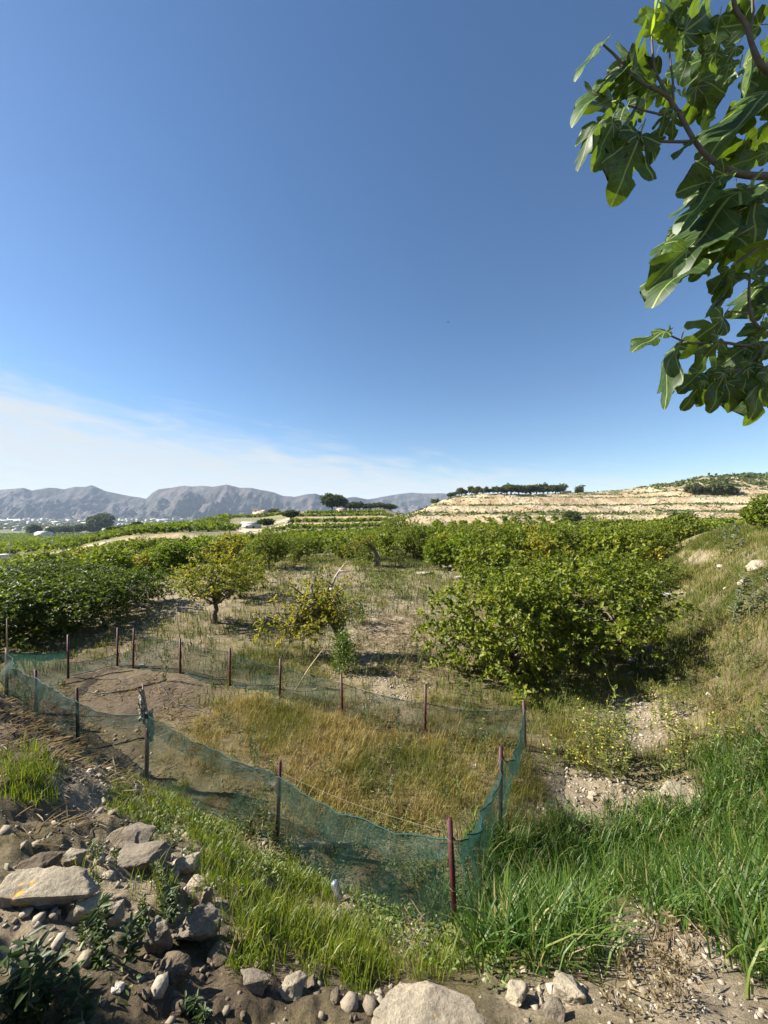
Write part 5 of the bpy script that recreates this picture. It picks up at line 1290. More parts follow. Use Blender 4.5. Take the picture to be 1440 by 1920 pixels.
    t = pal([(.16,.12,.075), (.28,.22,.14), (.42,.34,.23), (.52,.45,.33)], g.random(n))
    obj('straw', np_mesh('straw', V, F, np.repeat(t, 6, 0)), M['dry'], kind='stuff'); tot += n
    # 8 gravel and crumbs of soil
    GV = PALE[:]+[(400,1850,420,80,.9),(120,1560,180,160,.8),(90,1700,170,100,1.1),(280,1650,160,90,.9),(120,1850,160,70,.9),(650,1880,200,40,.9)]
    def m8(px, py, x, d):
        w = blobs(px, py, GV, 2.0)+.3*fbm(x*3, d*3, 321, 2)
        return np.clip((w-.25)*1.3, 0, 1)
    P, tid, px, py = sample((-9, 9, 1.15, 9), 900, m8, g, 3, .06); n = len(P)
    ico = np.array([[0,0,1],[.95,0,.2],[-.3,.9,.1],[-.75,-.6,.15],[.4,-.85,-.2],[0,0,-.9]]); fc = np.array([[0,1,2],[0,2,3],[0,3,4],[0,4,1],[5,2,1],[5,3,2],[5,4,3],[5,1,4]])
    S = .003+.020*g.random(n)**5; S = S*(1+.10*P[:, 1])
    V = ico[None]*(S[:, None]*g.uniform(.6, 1.3, (n, 6)))[..., None]
    a = g.uniform(0, 6.28, n); ca, sa = np.cos(a)[:, None], np.sin(a)[:, None]
    V = np.stack([V[..., 0]*ca-V[..., 1]*sa, V[..., 0]*sa+V[..., 1]*ca, V[..., 2]*.8], -1)+P[:, None]+np.array([0, 0, .008])
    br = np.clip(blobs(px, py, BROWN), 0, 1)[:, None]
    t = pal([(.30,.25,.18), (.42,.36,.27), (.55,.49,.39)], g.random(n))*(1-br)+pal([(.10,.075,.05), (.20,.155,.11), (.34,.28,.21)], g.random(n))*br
    obj('gravel', np_mesh('gravel', V.reshape(-1, 3), (np.arange(n)[:, None, None]*6+fc[None]).reshape(-1, 3), np.repeat(t, 6, 0)), M['crumb'], kind='stuff')
    GR = [(200,1620,240,110,1.0),(110,1720,200,110,1.1),(400,1860,420,70,1.0),(100,1420,150,120,.7),(190,1470,110,60,1.0),(1140,1880,240,50,.8),(1240,1800,150,60,.6),(1110,1490,110,55,.7),(640,1880,160,35,.9)]
    def m9(px, py, x, d):
        w = blobs(px, py, GR, 2.2)+.6*fbm(x*2.4, d*2.4, 331, 3)
        return np.clip((w-.3)*1.2, 0, 1)
    P, tid, px, py = sample((-7, 5, 1.15, 8), 110, m9, g, 2, .07); n = len(P)
    d20 = unit(np.array([[0,0,1],[.9,0,.45],[.28,.85,.45],[-.72,.53,.45],[-.72,-.53,.45],[.28,-.85,.45],[.72,.53,-.45],[-.28,.85,-.45],[-.9,0,-.45],[-.28,-.85,-.45],[.72,-.53,-.45],[0,0,-1]]))
    f20 = np.array([[0,1,2],[0,2,3],[0,3,4],[0,4,5],[0,5,1],[1,6,2],[2,7,3],[3,8,4],[4,9,5],[5,10,1],[6,7,2],[7,8,3],[8,9,4],[9,10,5],[10,6,1],[11,7,6],[11,8,7],[11,9,8],[11,10,9],[11,6,10]])
    S = .010+.034*g.random(n)**2.5
    V = np.clip(d20[None]*g.uniform(.7, 1.35, (n, 12, 1)), -.85, .85)*S[:, None, None]*g.uniform(.6, 1.4, (n, 1, 3))
    a = g.uniform(0, 6.28, n); ca, sa = np.cos(a)[:, None], np.sin(a)[:, None]
    V = np.stack([V[..., 0]*ca-V[..., 1]*sa, V[..., 0]*sa+V[..., 1]*ca, V[..., 2]*.8], -1)+P[:, None]+np.array([0, 0, .012])
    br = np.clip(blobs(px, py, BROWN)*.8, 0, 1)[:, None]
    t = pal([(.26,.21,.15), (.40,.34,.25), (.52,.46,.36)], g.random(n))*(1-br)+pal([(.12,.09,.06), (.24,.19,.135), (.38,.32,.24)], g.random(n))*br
    obj('rubble', np_mesh('rubble', V.reshape(-1, 3), (np.arange(n)[:, None, None]*12+f20[None]).reshape(-1, 3), np.repeat(t, 12, 0)), M['crumb2'], kind='stuff')
    print('RUBBLE', n)
    print('BLADES', tot, 'GRAVEL', n)
M['crumb'] = plain('crumb', (.66, .66, .66), .95, .2, 40, tint=True)
M['crumb2'] = plain('broken_stone', (.8, .8, .8), .95, .35, 30, .006, 90, tint=True)
grasses()

# ------------------------------------------------------------------ fig tree reaching in at the upper right
def fig_mats():
    def mk(name, top, under, transc, tr):
        m, nt, out = new_mat(name)
        geo = mnode(nt, 'ShaderNodeNewGeometry'); oi = mnode(nt, 'ShaderNodeObjectInfo'); uv = mnode(nt, 'ShaderNodeUVMap')
        sep = mnode(nt, 'ShaderNodeSeparateXYZ'); nt.links.new(uv.outputs[0], sep.inputs[0])
        def mth(op, a, b=None, c=False):
            n = mnode(nt, 'ShaderNodeMath', operation=op); n.use_clamp = c
            for i, v in enumerate((a, b)):
                if v is None: continue
                if isinstance(v, (int, float)): n.inputs[i].default_value = v
                else: nt.links.new(v, n.inputs[i])
            return n.outputs[0]
        X, Y = sep.outputs[0], sep.outputs[1]; ax = mth('ABSOLUTE', X)
        vein = None
        for ang, wd in ((0, .014), (36, .010), (74, .009)):
            c, s_ = math.cos(R(ang)), math.sin(R(ang))
            dist = mth('ABSOLUTE', mth('SUBTRACT', mth('MULTIPLY', ax, c), mth('MULTIPLY', Y, s_)))
            v = mth('LESS_THAN', dist, wd); vein = v if vein is None else mth('MAXIMUM', vein, v)
        # side veins off the midrib
        sv = mth('LESS_THAN', mth('FRACT', mth('MULTIPLY', mth('SUBTRACT', Y, mth('MULTIPLY', ax, .75)), 9.0)), .09)
        mixb = mnode(nt, 'ShaderNodeMixRGB'); mixb.inputs[1].default_value = (*top, 1); mixb.inputs[2].default_value = (*under, 1); nt.links.new(geo.outputs['Backfacing'], mixb.inputs[0])
        br = mnode(nt, 'ShaderNodeMapRange'); br.inputs[3].default_value = .65; br.inputs[4].default_value = 1.4; nt.links.new(oi.outputs['Random'], br.inputs[0])
        mul = mnode(nt, 'ShaderNodeMixRGB', blend_type='MULTIPLY'); mul.inputs[0].default_value = 1; nt.links.new(mixb.outputs[0], mul.inputs[1]); nt.links.new(br.outputs[0], mul.inputs[2])
        ns = mnode(nt, 'ShaderNodeTexNoise'); ns.inputs['Scale'].default_value = 9; ns.inputs['Detail'].default_value = 5; nt.links.new(uv.outputs[0], ns.inputs['Vector'])
        nr = mnode(nt, 'ShaderNodeMapRange'); nr.inputs[1].default_value = .3; nr.inputs[2].default_value = .7; nr.inputs[3].default_value = .75; nr.inputs[4].default_value = 1.25; nt.links.new(ns.outputs[0], nr.inputs[0])
        mul2 = mnode(nt, 'ShaderNodeMixRGB', blend_type='MULTIPLY'); mul2.inputs[0].default_value = 1; nt.links.new(mul.outputs[0], mul2.inputs[1]); nt.links.new(nr.outputs[0], mul2.inputs[2])
        mv = mnode(nt, 'ShaderNodeMixRGB'); mv.inputs[2].default_value = (.30, .36, .12, 1); nt.links.new(mul2.outputs[0], mv.inputs[1])
        nt.links.new(mth('ADD', mth('MULTIPLY', vein, .8), mth('MULTIPLY', sv, .22), True), mv.inputs[0])
        p = mnode(nt, 'ShaderNodeBsdfPrincipled'); p.inputs['Roughness'].default_value = .48; p.inputs['Specular IOR Level'].default_value = .38
        nt.links.new(mv.outputs[0], p.inputs['Base Color'])
        b = mnode(nt, 'ShaderNodeBump'); b.inputs['Distance'].default_value = .004; b.inputs['Strength'].default_value = .5
        nt.links.new(mth('MULTIPLY', mth('ADD', vein, sv), -.3), b.inputs['Height']); nt.links.new(b.outputs[0], p.inputs['Normal'])
        t = mnode(nt, 'ShaderNodeBsdfTranslucent')
        mt = mnode(nt, 'ShaderNodeMixRGB', blend_type='MULTIPLY'); mt.inputs[0].default_value = 1; mt.inputs[1].default_value = (*transc, 1); nt.links.new(nr.outputs[0], mt.inputs[2]); nt.links.new(mt.outputs[0], t.inputs[0])
        mx = mnode(nt, 'ShaderNodeMixShader'); mx.inputs[0].default_value = tr; nt.links.new(p.outputs[0], mx.inputs[1]); nt.links.new(t.outputs[0], mx.inputs[2]); nt.links.new(mx.outputs[0], out.inputs[0])
        return m
    M['fig'] = mk('fig_leaf', (.026, .058, .010), (.065, .10, .03), (.18, .28, .012), .28)
    M['fig_young'] = mk('fig_leaf_young', (.09, .15, .015), (.13, .18, .04), (.34, .44, .02), .5)
fig_mats()
def fig_leaf_mesh(seed, lob=1.0, droop=.2, fold=.25):
    r = random.Random(seed)
    half = [(0, 0), (.09, -.07), (.20, -.06), (.32, .02), (.37, .12), (.31, .20), (.155-.055*lob, .245), (.27, .33), (.42, .48), (.50, .62), (.46, .70), (.36, .665), (.235, .54), (.135-.035*lob, .44), (.15, .63), (.225, .74), (.215, .88), (.12, .985), (0, 1.03)]
    def side(sg):
        k = []
        for i, (x, y) in enumerate(half):
            if lob < .5 and 5 <= i <= 8: x = max(x, .40)
            j = .022 if 0 < i < len(half)-1 else 0
            k.append((sg*(x*(1+r.uniform(-.06, .06)))+r.uniform(-j, j), y+r.uniform(-j, j)))
        # scalloped margin
        o = []
        for (a, b) in zip(k[:-1], k[1:]):
            o.append(a); mx, my = (a[0]+b[0])/2, (a[1]+b[1])/2; nx, ny = b[1]-a[1], -(b[0]-a[0]); q = sg*r.uniform(-.02, .07)
            o.append((mx+nx*q, my+ny*q))
        o.append(k[-1]); return o
    wx = r.uniform(.84, 1.0); half = [(x*wx, y) for x, y in half]
    R_, L_ = side(1), side(-1)
    bm = bmesh.new()
    loop = R_+L_[-2:0:-1]
    vs_ = [bm.verts.new((x, y, 0)) for x, y in loop]
    bm.faces.new(vs_)
    bmesh.ops.triangulate(bm, faces=bm.faces, ngon_method='BEAUTY')
    for it in range(2):
        ed = [e for e in bm.edges if e.calc_length() > .13]
        bmesh.ops.subdivide_edges(bm, edges=ed, cuts=1)
        bmesh.ops.triangulate(bm, faces=[f for f in bm.faces if len(f.verts) > 3])
    uvl = bm.loops.layers.uv.new('UVMap')
    for f in bm.faces:
        f.smooth = True
        for l in f.loops: l[uvl].uv = (l.vert.co.x, l.vert.co.y)
    a1, a2 = r.uniform(0, 6), r.uniform(0, 6)
    for v in bm.verts:
        x, y = v.co.x, v.co.y
        z = fold*abs(x)-droop*y*y-.35*droop*x*x*2+.035*math.sin(9*y+a1+4*abs(x))+.03*math.sin(7*x+a2)+.06*math.sin(3*y+a2)*x
        v.co.z = z
    bm.normal_update()
    me = bpy.data.meshes.new('leaf'); bm.to_mesh(me); bm.free(); return me
def fig_tree():
    g = np.random.default_rng(120); D0 = 1.25
    tx, ty = 2.75, 1.05; base = np.array([tx, ty, gz(tx, ty)])
    t = thing('fig_tree', 'fig tree with big lobed glossy leaves whose branches hang in at the upper right', 'tree', tuple(base))
    def Q(px, py, d=D0): return P3(px, py, d)
    fork = np.array([2.55, 1.1, 1.5])
    def branch(pts, r0, r1, name='branch', par=t):
        pts = np.asarray(pts); tt = np.linspace(0, len(pts)-1, 5*len(pts)); idx = np.arange(len(pts))
        # smooth through the points
        C = np.stack([np.interp(tt, idx, pts[:, i]) for i in range(3)], -1); ker = np.array([.2, .2, .2, .2, .2])
        Cs = C.copy()
        for i in range(3): Cs[:, i] = np.convolve(np.pad(C[:, i], 2, 'edge'), ker, 'valid')
        Cs[0] = C[0]; Cs[-1] = C[-1]
        m = MB(); rr = np.linspace(r0, r1, len(Cs))*(1+.12*vnoise(tt*3+r0*99, tt*0, 5)); m.tube(Cs-base, rr*(1 if name == 'trunk' else np.interp(rr, [.004, .02, .035], [.6, .34, .5])), 8); return m.build(name, M['bark_fig'], par, True)
    branch([base-np.array([0, 0, .2]), base+np.array([-.03, .02, .5]), base+np.array([-.12, .04, 1.0]), fork], .10, .07, 'trunk')
    mids = dict(A=np.array([1.9, 1.2, 2.25]), B=np.array([1.75, 1.25, 2.7]), C=np.array([1.8, 1.2, 1.9]))
    bs = [([fork, mids['B'], Q(1470, 330, 1.3), Q(1385, 330), Q(1330, 300), Q(1300, 262), Q(1275, 215), Q(1255, 185)], .034, .0125),
          ([Q(1255, 185), Q(1240, 172), Q(1210, 160), Q(1180, 138), Q(1155, 105), Q(1131, 84)], .0115, .005),
          ([Q(1258, 190), Q(1245, 165), Q(1228, 135), Q(1224, 100), Q(1221, 62)], .009, .005),
          ([Q(1262, 195), Q(1262, 150), Q(1257, 120), Q(1255, 90)], .007, .0045),
          ([Q(1302, 265), Q(1270, 266), Q(1232, 265), Q(1200, 255)], .0085, .006),
          ([Q(1200, 255), Q(1175, 244), Q(1155, 232), Q(1135, 225)], .006, .004),
          ([Q(1240, 215), Q(1210, 208), Q(1178, 198)], .005, .004),
          ([fork, np.array([2.1, 1.15, 3.0]), Q(1460, 150, 1.3), Q(1425, 125), Q(1408, 80), Q(1400, 45), Q(1378, 20), Q(1372, -30)], .030, .013),
          ([Q(1405, 70), Q(1412, 30), Q(1410, -20)], .008, .007),
          ([fork, mids['C'], Q(1500, 440, 1.3), Q(1440, 456), Q(1420, 466), Q(1385, 490), Q(1372, 500)], .026, .006),
          ([Q(1440, 456), Q(1400, 460), Q(1360, 459), Q(1325, 462), Q(1290, 466)], .009, .005),
          ([Q(1500, 560, 1.3), Q(1450, 640, 1.28), Q(1412, 605), Q(1405, 580), Q(1404, 545), Q(1406, 520)], .014, .006),
          ([fork, np.array([2.0, 1.2, 2.0]), Q(1500, 560, 1.3)], .035, .014),
          ([Q(1404, 588), Q(1385, 585), Q(1362, 584)], .006, .004),
          ([Q(1450, 640, 1.28), Q(1400, 650), Q(1350, 640), Q(1300, 645), Q(1280, 640), Q(1246, 624)], .011, .004),
          ([Q(1430, 650), Q(1400, 690), Q(1350, 700), Q(1315, 706)], .010, .005)]
    for b in bs: branch(*b)
    meshes = [fig_leaf_mesh(s, l, dr, f) for s, l, dr, f in ((1, 1.0, .22, .22), (2, .8, .30, .30), (3, 1.1, .12, .18), (4, .6, .26, .34), (5, .9, .42, .12), (6, 1.0, .1, .42))]
    for m in meshes: m.materials.append(M['fig'])
    young = [fig_leaf_mesh(s, l, dr, f) for s, l, dr, f in ((11, .6, .10, .30), (12, .8, -.05, .45))]
    for m in young: m.materials.append(M['fig_young'])
    pet = MB(); pet.tube([(0, 0, 0), (0, -.12, .015), (0, -.26, .05)], [.011, .011, .013], 5); pm = pet.mesh('petiole', True); pm.materials.append(M['petiole'])
    cnt = [0]
    def leaf(bx, by, tx_, ty_, roll=0, dd=0.0, d=D0, young_=False, var=None, wide=1.0, petiole=True):
        tx_, ty_ = bx+(tx_-bx)*.92, by+(ty_-by)*.92
        Bp, T = P3(bx, by, d), P3(tx_, ty_, d+dd)
        Y = Vector(T-Bp); L = Y.length; Y.normalize()
        N = Vector((0, -1, 0.0)); N = (N-Y*N.dot(Y)).normalized(); N.rotate(Quaternion(Y, R(roll))); X = Y.cross(N)
        s = L/1.03
        mt = Matrix((X*s*wide, Y*s, N*s)).transposed().to_4x4(); mt.translation = Vector(Bp-base)
        pool = young if young_ else meshes
        o = bpy.data.objects.new('leaf', pool[(cnt[0] if var is None else var) % len(pool)]); col.objects.link(o); o.parent = t; o.matrix_basis = mt
        if petiole:
            p = bpy.data.objects.new('petiole', pm); col.objects.link(p); p.parent = o
        cnt[0] += 1
    hand = [ # base x,y, tip x,y, roll, depth change, options
        (1134,80,1068,142,62,.02), (1168,138,1057,206,58,.03), (1172,140,1092,190,20,.05), (1176,128,1122,172,-15,.08), (1180,128,1180,62,50,.0), (1183,138,1222,76,40,.05), (1180,140,1150,212,-20,.06),
        (1148,190,1102,184,40,.1), (1160,200,1118,226,10,.05), (1135,225,1072,262,30,.04), (1128,226,1063,300,66,.02), (1145,232,1112,322,-25,.0), (1165,238,1108,300,10,.05), (1198,256,1158,370,6,.0), (1190,250,1130,310,20,.03),
        (1205,262,1224,322,-30,.02), (1200,255,1178,345,-30,.04), (1212,262,1236,300,30,.05), (1250,205,1232,262,40,.03), (1262,212,1266,264,10,.02), (1300,262,1262,296,60,.0),
        (1308,160,1296,238,12,.04), (1312,150,1330,232,40,.02), (1330,120,1290,210,-30,.05), (1340,100,1300,180,20,.05),
        (1452,175,1300,268,66,.0), (1440,200,1320,280,40,.06), (1290,55,1370,-8,30,.02), (1330,60,1290,70,20,.05), (1345,90,1310,130,0,.05), (1380,90,1330,165,30,.04), (1370,120,1345,180,50,.02),
        (1250,40,1290,-20,10,.05), (1270,50,1240,10,30,.04), (1260,30,1300,90,-20,.05), (1290,0,1260,60,0,.04),
        (1390,365,1215,520,64,.02), (1375,445,1212,508,40,.04), (1330,462,1208,572,64,.0), (1290,466,1214,540,10,.03), (1372,400,1262,432,30,.04), (1355,330,1262,362,-10,.03), (1350,340,1258,425,66,.0), (1340,345,1275,375,10,.05),
        (1412,362,1420,470,8,.0), (1412,360,1330,440,20,.04), (1412,355,1445,420,-30,.04), (1405,365,1350,420,-40,.05),
        (1345,462,1298,532,-20,.03), (1372,468,1312,505,10,.04), (1366,505,1330,555,30,.03), (1370,510,1345,602,-55,.02), (1372,520,1338,570,20,.03), (1362,584,1335,640,-30,.03),
        (1352,598,1272,668,-8,.0), (1345,636,1308,706,-14,.0), (1246,625,1180,656,48,.0), (1250,622,1262,606,40,.0), (1272,648,1212,756,78,.0), (1312,700,1268,738,30,.0), (1318,712,1284,772,-6,.0), (1340,690,1330,740,20,.03),
        (1352,700,1336,780,-20,.0), (1362,715,1380,776,10,.0), (1372,690,1360,750,0,.02), (1405,680,1392,742,15,.0), (1400,690,1410,760,30,.0), (1436,700,1424,802,-10,.0), (1445,690,1440,770,25,.03),
        (1440,612,1382,622,30,.02), (1406,520,1372,508,20,.0), (1406,520,1442,488,10,.0), (1444,500,1412,540,-20,.02), (1436,620,1392,650,-25,.02), (1420,640,1370,672,10,.02), (1400,650,1340,690,20,.02), (1440,650,1385,690,0,.02), (1430,660,1405,720,-30,.02)]
    for h in hand: leaf(*h, wide=.55 if h[0] == 1272 else 1.0)
    for h in ((1222, 64, 1206, 4, -10, .0), (1222, 66, 1234, 14, 25, .02), (1255, 94, 1266, 40, 15, .0), (1254, 96, 1240, 56, -20, .0), (1228, 132, 1216, 150, 20, .0), (1290, 190, 1262, 170, 20, .0), (1372, 462, 1440, 500, 60, .04), (1316, 240, 1326, 205, 10, 0)): leaf(*h, young_=True)
    # the inner mass, behind the hand-placed leaves
    g2 = random.Random(17); polys = [(1395, 40, 65, 70), (1420, 150, 40, 60), (1300, 60, 50, 60), (1390, 300, 55, 50), (1340, 350, 60, 45), (1400, 420, 50, 50), (1330, 430, 60, 45), (1410, 690, 45, 60), (1360, 690, 45, 45), (1435, 560, 20, 60), (1430, 250, 30, 60), (1360, 130, 50, 40), (1225, 170, 40, 40), (1175, 215, 40, 40), (1450, 350, 40, 90), (1470, 100, 40, 120), (1470, 620, 40, 120)]
    for cx, cy_, rx, ry in polys:
        for k in range(4):
            a = g2.uniform(0, 6.28); q = g2.random()**.5
            bx, by = cx+rx*q*math.cos(a)*.8, cy_+ry*q*math.sin(a)*.8
            L = g2.uniform(55, 95); an = g2.gauss(math.pi*.65, .7)
            leaf(bx, by, bx+L*math.cos(an), by+L*math.sin(an)*.9, g2.uniform(-70, 70), g2.uniform(-.06, .08), D0+g2.uniform(.02, .28))
    return cnt[0]
M['petiole'] = plain('petiole', (.20, .22, .06), .5, .15, 30)
print('FIG LEAVES', fig_tree())

# ------------------------------------------------------------------ weeds that can be told apart
def weed(kind, label, px, py, hpx, seed, n=4, spread=.12, group=None, cat='weed', loc=None, H=None, name=None):
    g = np.random.default_rng(seed)
    if loc is None: p = hit(px, py); H = hpx*p[1]/720
    else: p = np.array(loc)
    nm = name or {'stalk': 'tall_weed', 'thistle': 'thistle', 'mustard': 'mustard_plant', 'broadleaf': 'broadleaf_weed', 'vine': 'climbing_weed', 'dry': 'dry_weed', 'sapling': 'citrus_sapling'}[kind]
    t = thing(nm, label, cat, tuple(p-np.array([0, 0, .01])), 0, group)
    st = MB(); V = []; F = []; C = []; k0 = 0; FV = []; FF = []; f0 = 0
    rad = {'stalk': .005, 'thistle': .010, 'mustard': .004, 'broadleaf': .008, 'vine': .008, 'dry': .004, 'sapling': .012}[kind]*max(.5, min(2.4, H))*1.2
    rad = max(rad, p[1]*.00042)
    def addl(P, dr, nm_, L, W, palette, bias=.5):
        nonlocal k0
        v, f = leaf_geo(P, dr, nm_, L, W); V.append(v); F.append(f+k0); k0 += len(v)
        C.append(np.repeat(pal(palette, np.clip(bias+.25*g.normal(size=len(P)), 0, 1)), 6, 0))
    for i in range(n):
        b = np.array([g.normal()*spread*.5, g.normal()*spread*.5, 0]); lean = g.normal(size=2)*.16
        if i == 0: b *= 0; lean *= .4
        h = H*(1 if i == 0 else g.uniform(.55, .98))
        tip = b+np.array([lean[0]*h, lean[1]*h, h]); path = limb(b-np.array([0, 0, .03]), tip, g, 7, .07)
        st.tube(path, np.linspace(rad, rad*.35, 7), 4, cap=False)
        if kind in ('stalk', 'dry', 'mustard'):
            for q in range(5 if kind != 'mustard' else 7):
                
                if kind == 'dry' and q > 2: continue
                a = path[2+q % 4]; e = a+np.array([g.normal()*.14, g.normal()*.14, .16+.1*g.random()])*h; st.tube(limb(a, e, g, 4, .1), np.linspace(rad*.5, rad*.25, 4), 3, cap=False)
                if kind == 'mustard':
                    P = np.repeat(e[None], 1, 0)+g.normal(size=(1, 3))*.02*max(h, .5); FV.append(P)
                elif kind == 'dry':
                    P = np.repeat(e[None], 5, 0)+g.normal(size=(5, 3))*.015; addl(P, unit(g.normal(size=(5, 3))+np.array([0, 0, .6])), g.normal(size=(5, 3)), .03*max(h, .6), .006, [(.14,.10,.05), (.26,.20,.11)])
        m = {'stalk': 34, 'thistle': 46, 'mustard': 40, 'broadleaf': 30, 'vine': 170, 'dry': 3, 'sapling': 60}[kind]
        tt = g.random(m)**(.8 if kind != 'thistle' else .7); P = np.stack([np.interp(tt, np.linspace(0, 1, 7), path[:, j]) for j in range(3)], -1)
        a = g.uniform(0, 6.28, m)
        out = np.stack([np.cos(a), np.sin(a), .35+.5*g.random(m)], -1)
        if kind == 'stalk': L, W, pl = g.uniform(.05, .10, m)*h**.5, .012*h**.5, [(.05,.07,.02), (.085,.11,.028), (.14,.15,.04)]
        elif kind == 'thistle': L, W, pl = (.20-.12*tt)*h*1.1, .022*h, [(.075,.10,.055), (.115,.14,.085), (.17,.19,.12)]; out[:, 2] = .15+.6*g.random(m)
        elif kind == 'mustard': L, W, pl = g.uniform(.05, .11, m)*h**.6, .014*h**.5, [(.08,.11,.02), (.14,.165,.03), (.24,.235,.05)]
        elif kind == 'broadleaf': L, W, pl = g.uniform(.04, .085, m)*(H/.35)**.5, .011*(H/.35)**.5, [(.025,.045,.012), (.04,.065,.016), (.06,.085,.02)]; out[:, 2] = .2+.4*g.random(m)
        elif kind == 'vine': L, W, pl = g.uniform(.05, .10, m), .02, [(.06,.10,.02), (.10,.15,.025), (.16,.20,.035)]; P = P+out*g.random((m, 1))*.16
        elif kind == 'sapling': L, W, pl = g.uniform(.09, .15, m), .032, CITRUS; P = P+out*g.random((m, 1))*H*.28
        else: L, W, pl = g.uniform(.03, .07, m), .006, [(.12,.09,.04), (.24,.18,.10)]
        L = L*np.ones(m)
        addl(P, out, np.array([0, 0, 1.0])+.4*g.normal(size=(m, 3)), L, np.maximum(W, p[1]*.0006), pl)
    st.build('stem', M['stem_dry' if kind in ('dry',) else 'stem'], t, True, **({'kind': 'stuff'} if n > 3 else {}))
    obj('foliage', np_mesh('foliage', np.concatenate(V), np.concatenate(F), np.concatenate(C)), M['weed'], t)
    if FV:
        P = np.concatenate(FV); m = len(P); s = .010*max(1, H)+p[1]*.0005
        v, f = leaf_geo(P, unit(g.normal(size=(m, 3))), np.array([0, 0, 1.])+.5*g.normal(size=(m, 3)), s*2*np.ones(m), s*np.ones(m))
        obj('flower', np_mesh('flower', v, f, np.tile([.50, .42, .05], (len(v), 1))), M['weed'], t, kind='stuff')
    return t
def weeds():
    L = [('thistle', 'tall grey green thistle on the grassy bank, the nearest one to the right edge', 1388, 1165, 92, 1, 3, .2), ('thistle', 'grey green thistle higher up the bank, beyond the nearest one', 1374, 1040, 58, 2, 3, .3),
         ('thistle', 'grey green thistle at the right edge beside the nearest tall one', 1432, 1150, 84, 3, 3, .25), ('thistle', 'small thistle in the sandy patch above the tall grass', 1150, 1515, 42, 4, 2, .1),
         ('stalk', 'dark tall branching weed at the right edge above the lush grass', 1434, 1420, 130, 5, 4, .25), ('stalk', 'leafy stalk growing out of the lush grass near the right edge', 1390, 1470, 95, 6, 4, .3),
         ('mustard', 'yellow flowered bushy weed in front of the big lemon trees', 1170, 1455, 150, 7, 9, .45), ('mustard', 'yellow flowered weed left of the bushy one, by the sandy patch', 1120, 1440, 120, 8, 7, .4), ('mustard', 'yellow flowered weed near the bare tan patch on the bank foot', 1262, 1400, 70, 9, 5, .3),
         ('mustard', 'yellow flowered weed above the lush grass at the right', 1335, 1420, 80, 10, 5, .3),
         ('stalk', 'leafy weed growing up against the far net beside the stick', 308, 1278, 75, 11, 3, .10), ('stalk', 'thin leafy weed by the far net, right of the stick', 393, 1284, 62, 12, 2, .06), ('stalk', 'weed at the foot of the far net below the cane', 495, 1292, 44, 13, 4, .2),
         ('dry', 'tall dry weed stalk inside the pen behind the near net', 680, 1540, 92, 14, 2, .08), ('stalk', 'green weed growing up through the near net left of its middle post', 488, 1580, 72, 15, 3, .15), ('dry', 'dry stalk inside the pen right of the tall one', 706, 1515, 50, 16, 3, .2),
         ('stalk', 'tall weed in the pen below the far net, by its right post', 905, 1425, 88, 17, 3, .12), ('stalk', 'weed stalk in the pen, right of a red post of the far net', 868, 1400, 72, 18, 3, .15), ('dry', 'brown weed stalks in the middle of the pen', 560, 1430, 60, 19, 4, .3),
         ('stalk', 'tall weeds in the shade under the nearest lemon tree', 1055, 1310, 80, 20, 7, .5), ('stalk', 'tall weeds in front of the dark lemon tree by the bank', 1120, 1300, 72, 21, 7, .5), ('stalk', 'weeds under the left side of the nearest lemon tree', 868, 1330, 60, 22, 5, .4),
         ('vine', 'leafy climber smothering the base of the old leaning tree', 646, 1262, 84, 23, 5, .35), ('stalk', 'fresh green weed left of the climber by the far net', 588, 1290, 46, 24, 5, .25),
         ('broadleaf', 'dark broad leaved weed with a tall leafy spike at the bottom left corner', 72, 1888, 165, 25, 2, .05), ('broadleaf', 'dark leafy weed clump at the bottom left edge', 20, 1905, 90, 26, 7, .22), ('broadleaf', 'dark leafy weed clump right of the leafy spike', 128, 1900, 95, 27, 8, .25), ('broadleaf', 'leaning dark weed stem in front of the sunlit rocks', 188, 1800, 110, 28, 3, .12),
         ('broadleaf', 'dark weed right of the leaning stem among the rocks', 250, 1790, 70, 29, 4, .14), ('broadleaf', 'small green weed tuft in the shaded dirt at the bottom', 370, 1905, 40, 30, 6, .08),
         ('stalk', 'thin weed on the pale soil in the clearing, beside a fallen cane', 744, 1150, 60, 31, 3, .3), ('stalk', 'weeds at the edge of the big straw patch in the clearing', 680, 1170, 55, 32, 4, .4), ('dry', 'brown dry weed in the middle of the straw patch', 740, 1190, 46, 33, 4, .3),
         ('sapling', 'thin young citrus sapling right of the dead trunk', 680, 1100, 62, 34, 3, .5), ('sapling', 'scraggly sapling with small leaves left of the dead trunk', 590, 1100, 70, 35, 3, .6), ('stalk', 'grey green bushy weed between the straw patch and the nearest lemon tree', 765, 1140, 50, 36, 6, .5),
         ('sapling', 'low straggly sapling in the weeds behind the dead trunk', 700, 1120, 50, 37, 3, .6), ('dry', 'dry brown stalks at the foot of the small round bright green tree', 850, 1085, 30, 38, 6, .8), ('stalk', 'tall weeds by the open lemon tree with the bare trunk', 470, 1190, 40, 39, 6, .6),
         ('dry', 'bare twiggy dry bush among the second row of citrus trees', 930, 1065, 45, 40, 9, .9), ('stalk', 'weed clump on the bank beside the sandy scar', 1262, 1090, 48, 41, 5, .4), ('stalk', 'weed on the bank between the thistles and the lemon trees', 1310, 1210, 70, 42, 4, .25), ('stalk', 'green weed clump on the lower bank right of the lemon trees', 1285, 1260, 60, 43, 7, .35)]
    for w in L: weed(*w)
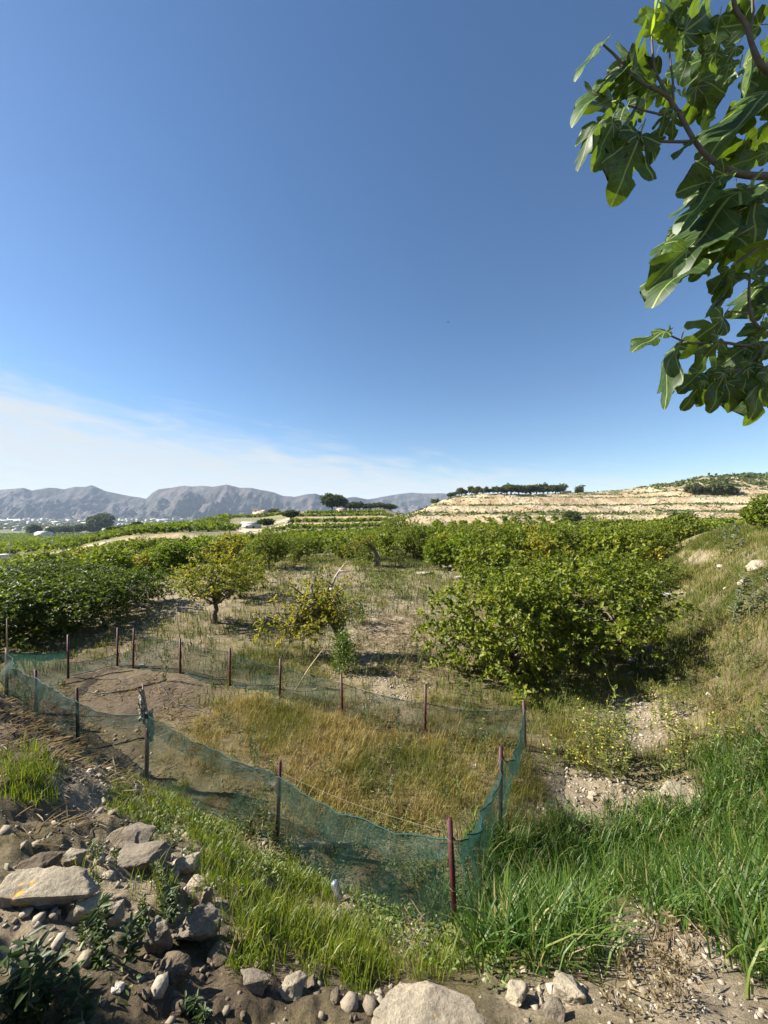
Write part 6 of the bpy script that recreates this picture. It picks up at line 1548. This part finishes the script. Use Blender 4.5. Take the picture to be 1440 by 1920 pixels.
    # more of the same, scattered, that nothing tells apart
    r = random.Random(33)
    def scat(kind, label, group, n, box, h0, h1, num, spread, ok=lambda px, py: True):
        k = 0
        while k < n:
            px, py = r.uniform(*box[:2]), r.uniform(*box[2:])
            if not ok(px, py): continue
            w_ = near_land(px, py); weed(kind, label+', '+w_, px, py, r.uniform(h0, h1), r.randrange(10**6), num, spread, group+' '+w_); k += 1
    scat('dry', 'thin brown weed stalk in the clearing', 'dry stalks of the clearing', 30, (500, 800, 1065, 1240), 22, 46, 3, .3)
    scat('sapling', 'scraggly citrus sapling in the clearing', 'saplings of the clearing', 9, (490, 800, 1045, 1170), 34, 60, 3, .5)
    scat('dry', 'bare twiggy bush in the clearing', 'twiggy bushes of the clearing', 9, (490, 800, 1050, 1200), 34, 58, 6, .4)
    scat('stalk', 'small green weed in the clearing', 'green weeds of the clearing', 34, (480, 800, 1060, 1250), 18, 42, 4, .3)
    scat('dry', 'thin straw coloured stalk in the dry grass', 'straw stalks inside the pen', 16, (400, 920, 1340, 1540), 40, 70, 3, .14)
    scat('stalk', 'green weed in the dry grass', 'weeds inside the pen', 22, (420, 920, 1330, 1540), 30, 62, 3, .12)
    scat('dry', 'brown weed stalk on the grassy bank', 'dry stalks of the bank', 30, (1240, 1436, 1090, 1400), 30, 66, 3, .2)
    scat('stalk', 'green weed on the grassy bank', 'green weeds of the bank', 30, (1200, 1436, 1060, 1420), 28, 60, 4, .2)
    scat('mustard', 'small yellow flowered weed in the meadow', 'small yellow flowered weeds', 8, (1010, 1300, 1330, 1450), 40, 80, 4, .2)
    scat('stalk', 'weed sprouting along the near net', 'weeds along the near net', 16, (300, 820, 1560, 1700), 30, 60, 3, .08, lambda px, py: abs(py-(1480+(px-275)*.43)) < 45)
    scat('dry', 'dry brown stalk in the bare soil', 'dry stalks of the bottom right soil', 7, (1150, 1330, 1780, 1900), 50, 110, 4, .15)
    scat('stalk', 'small leafy weed among the rocks', 'weeds among the left rocks', 18, (100, 460, 1560, 1790), 22, 50, 4, .08)
weeds()
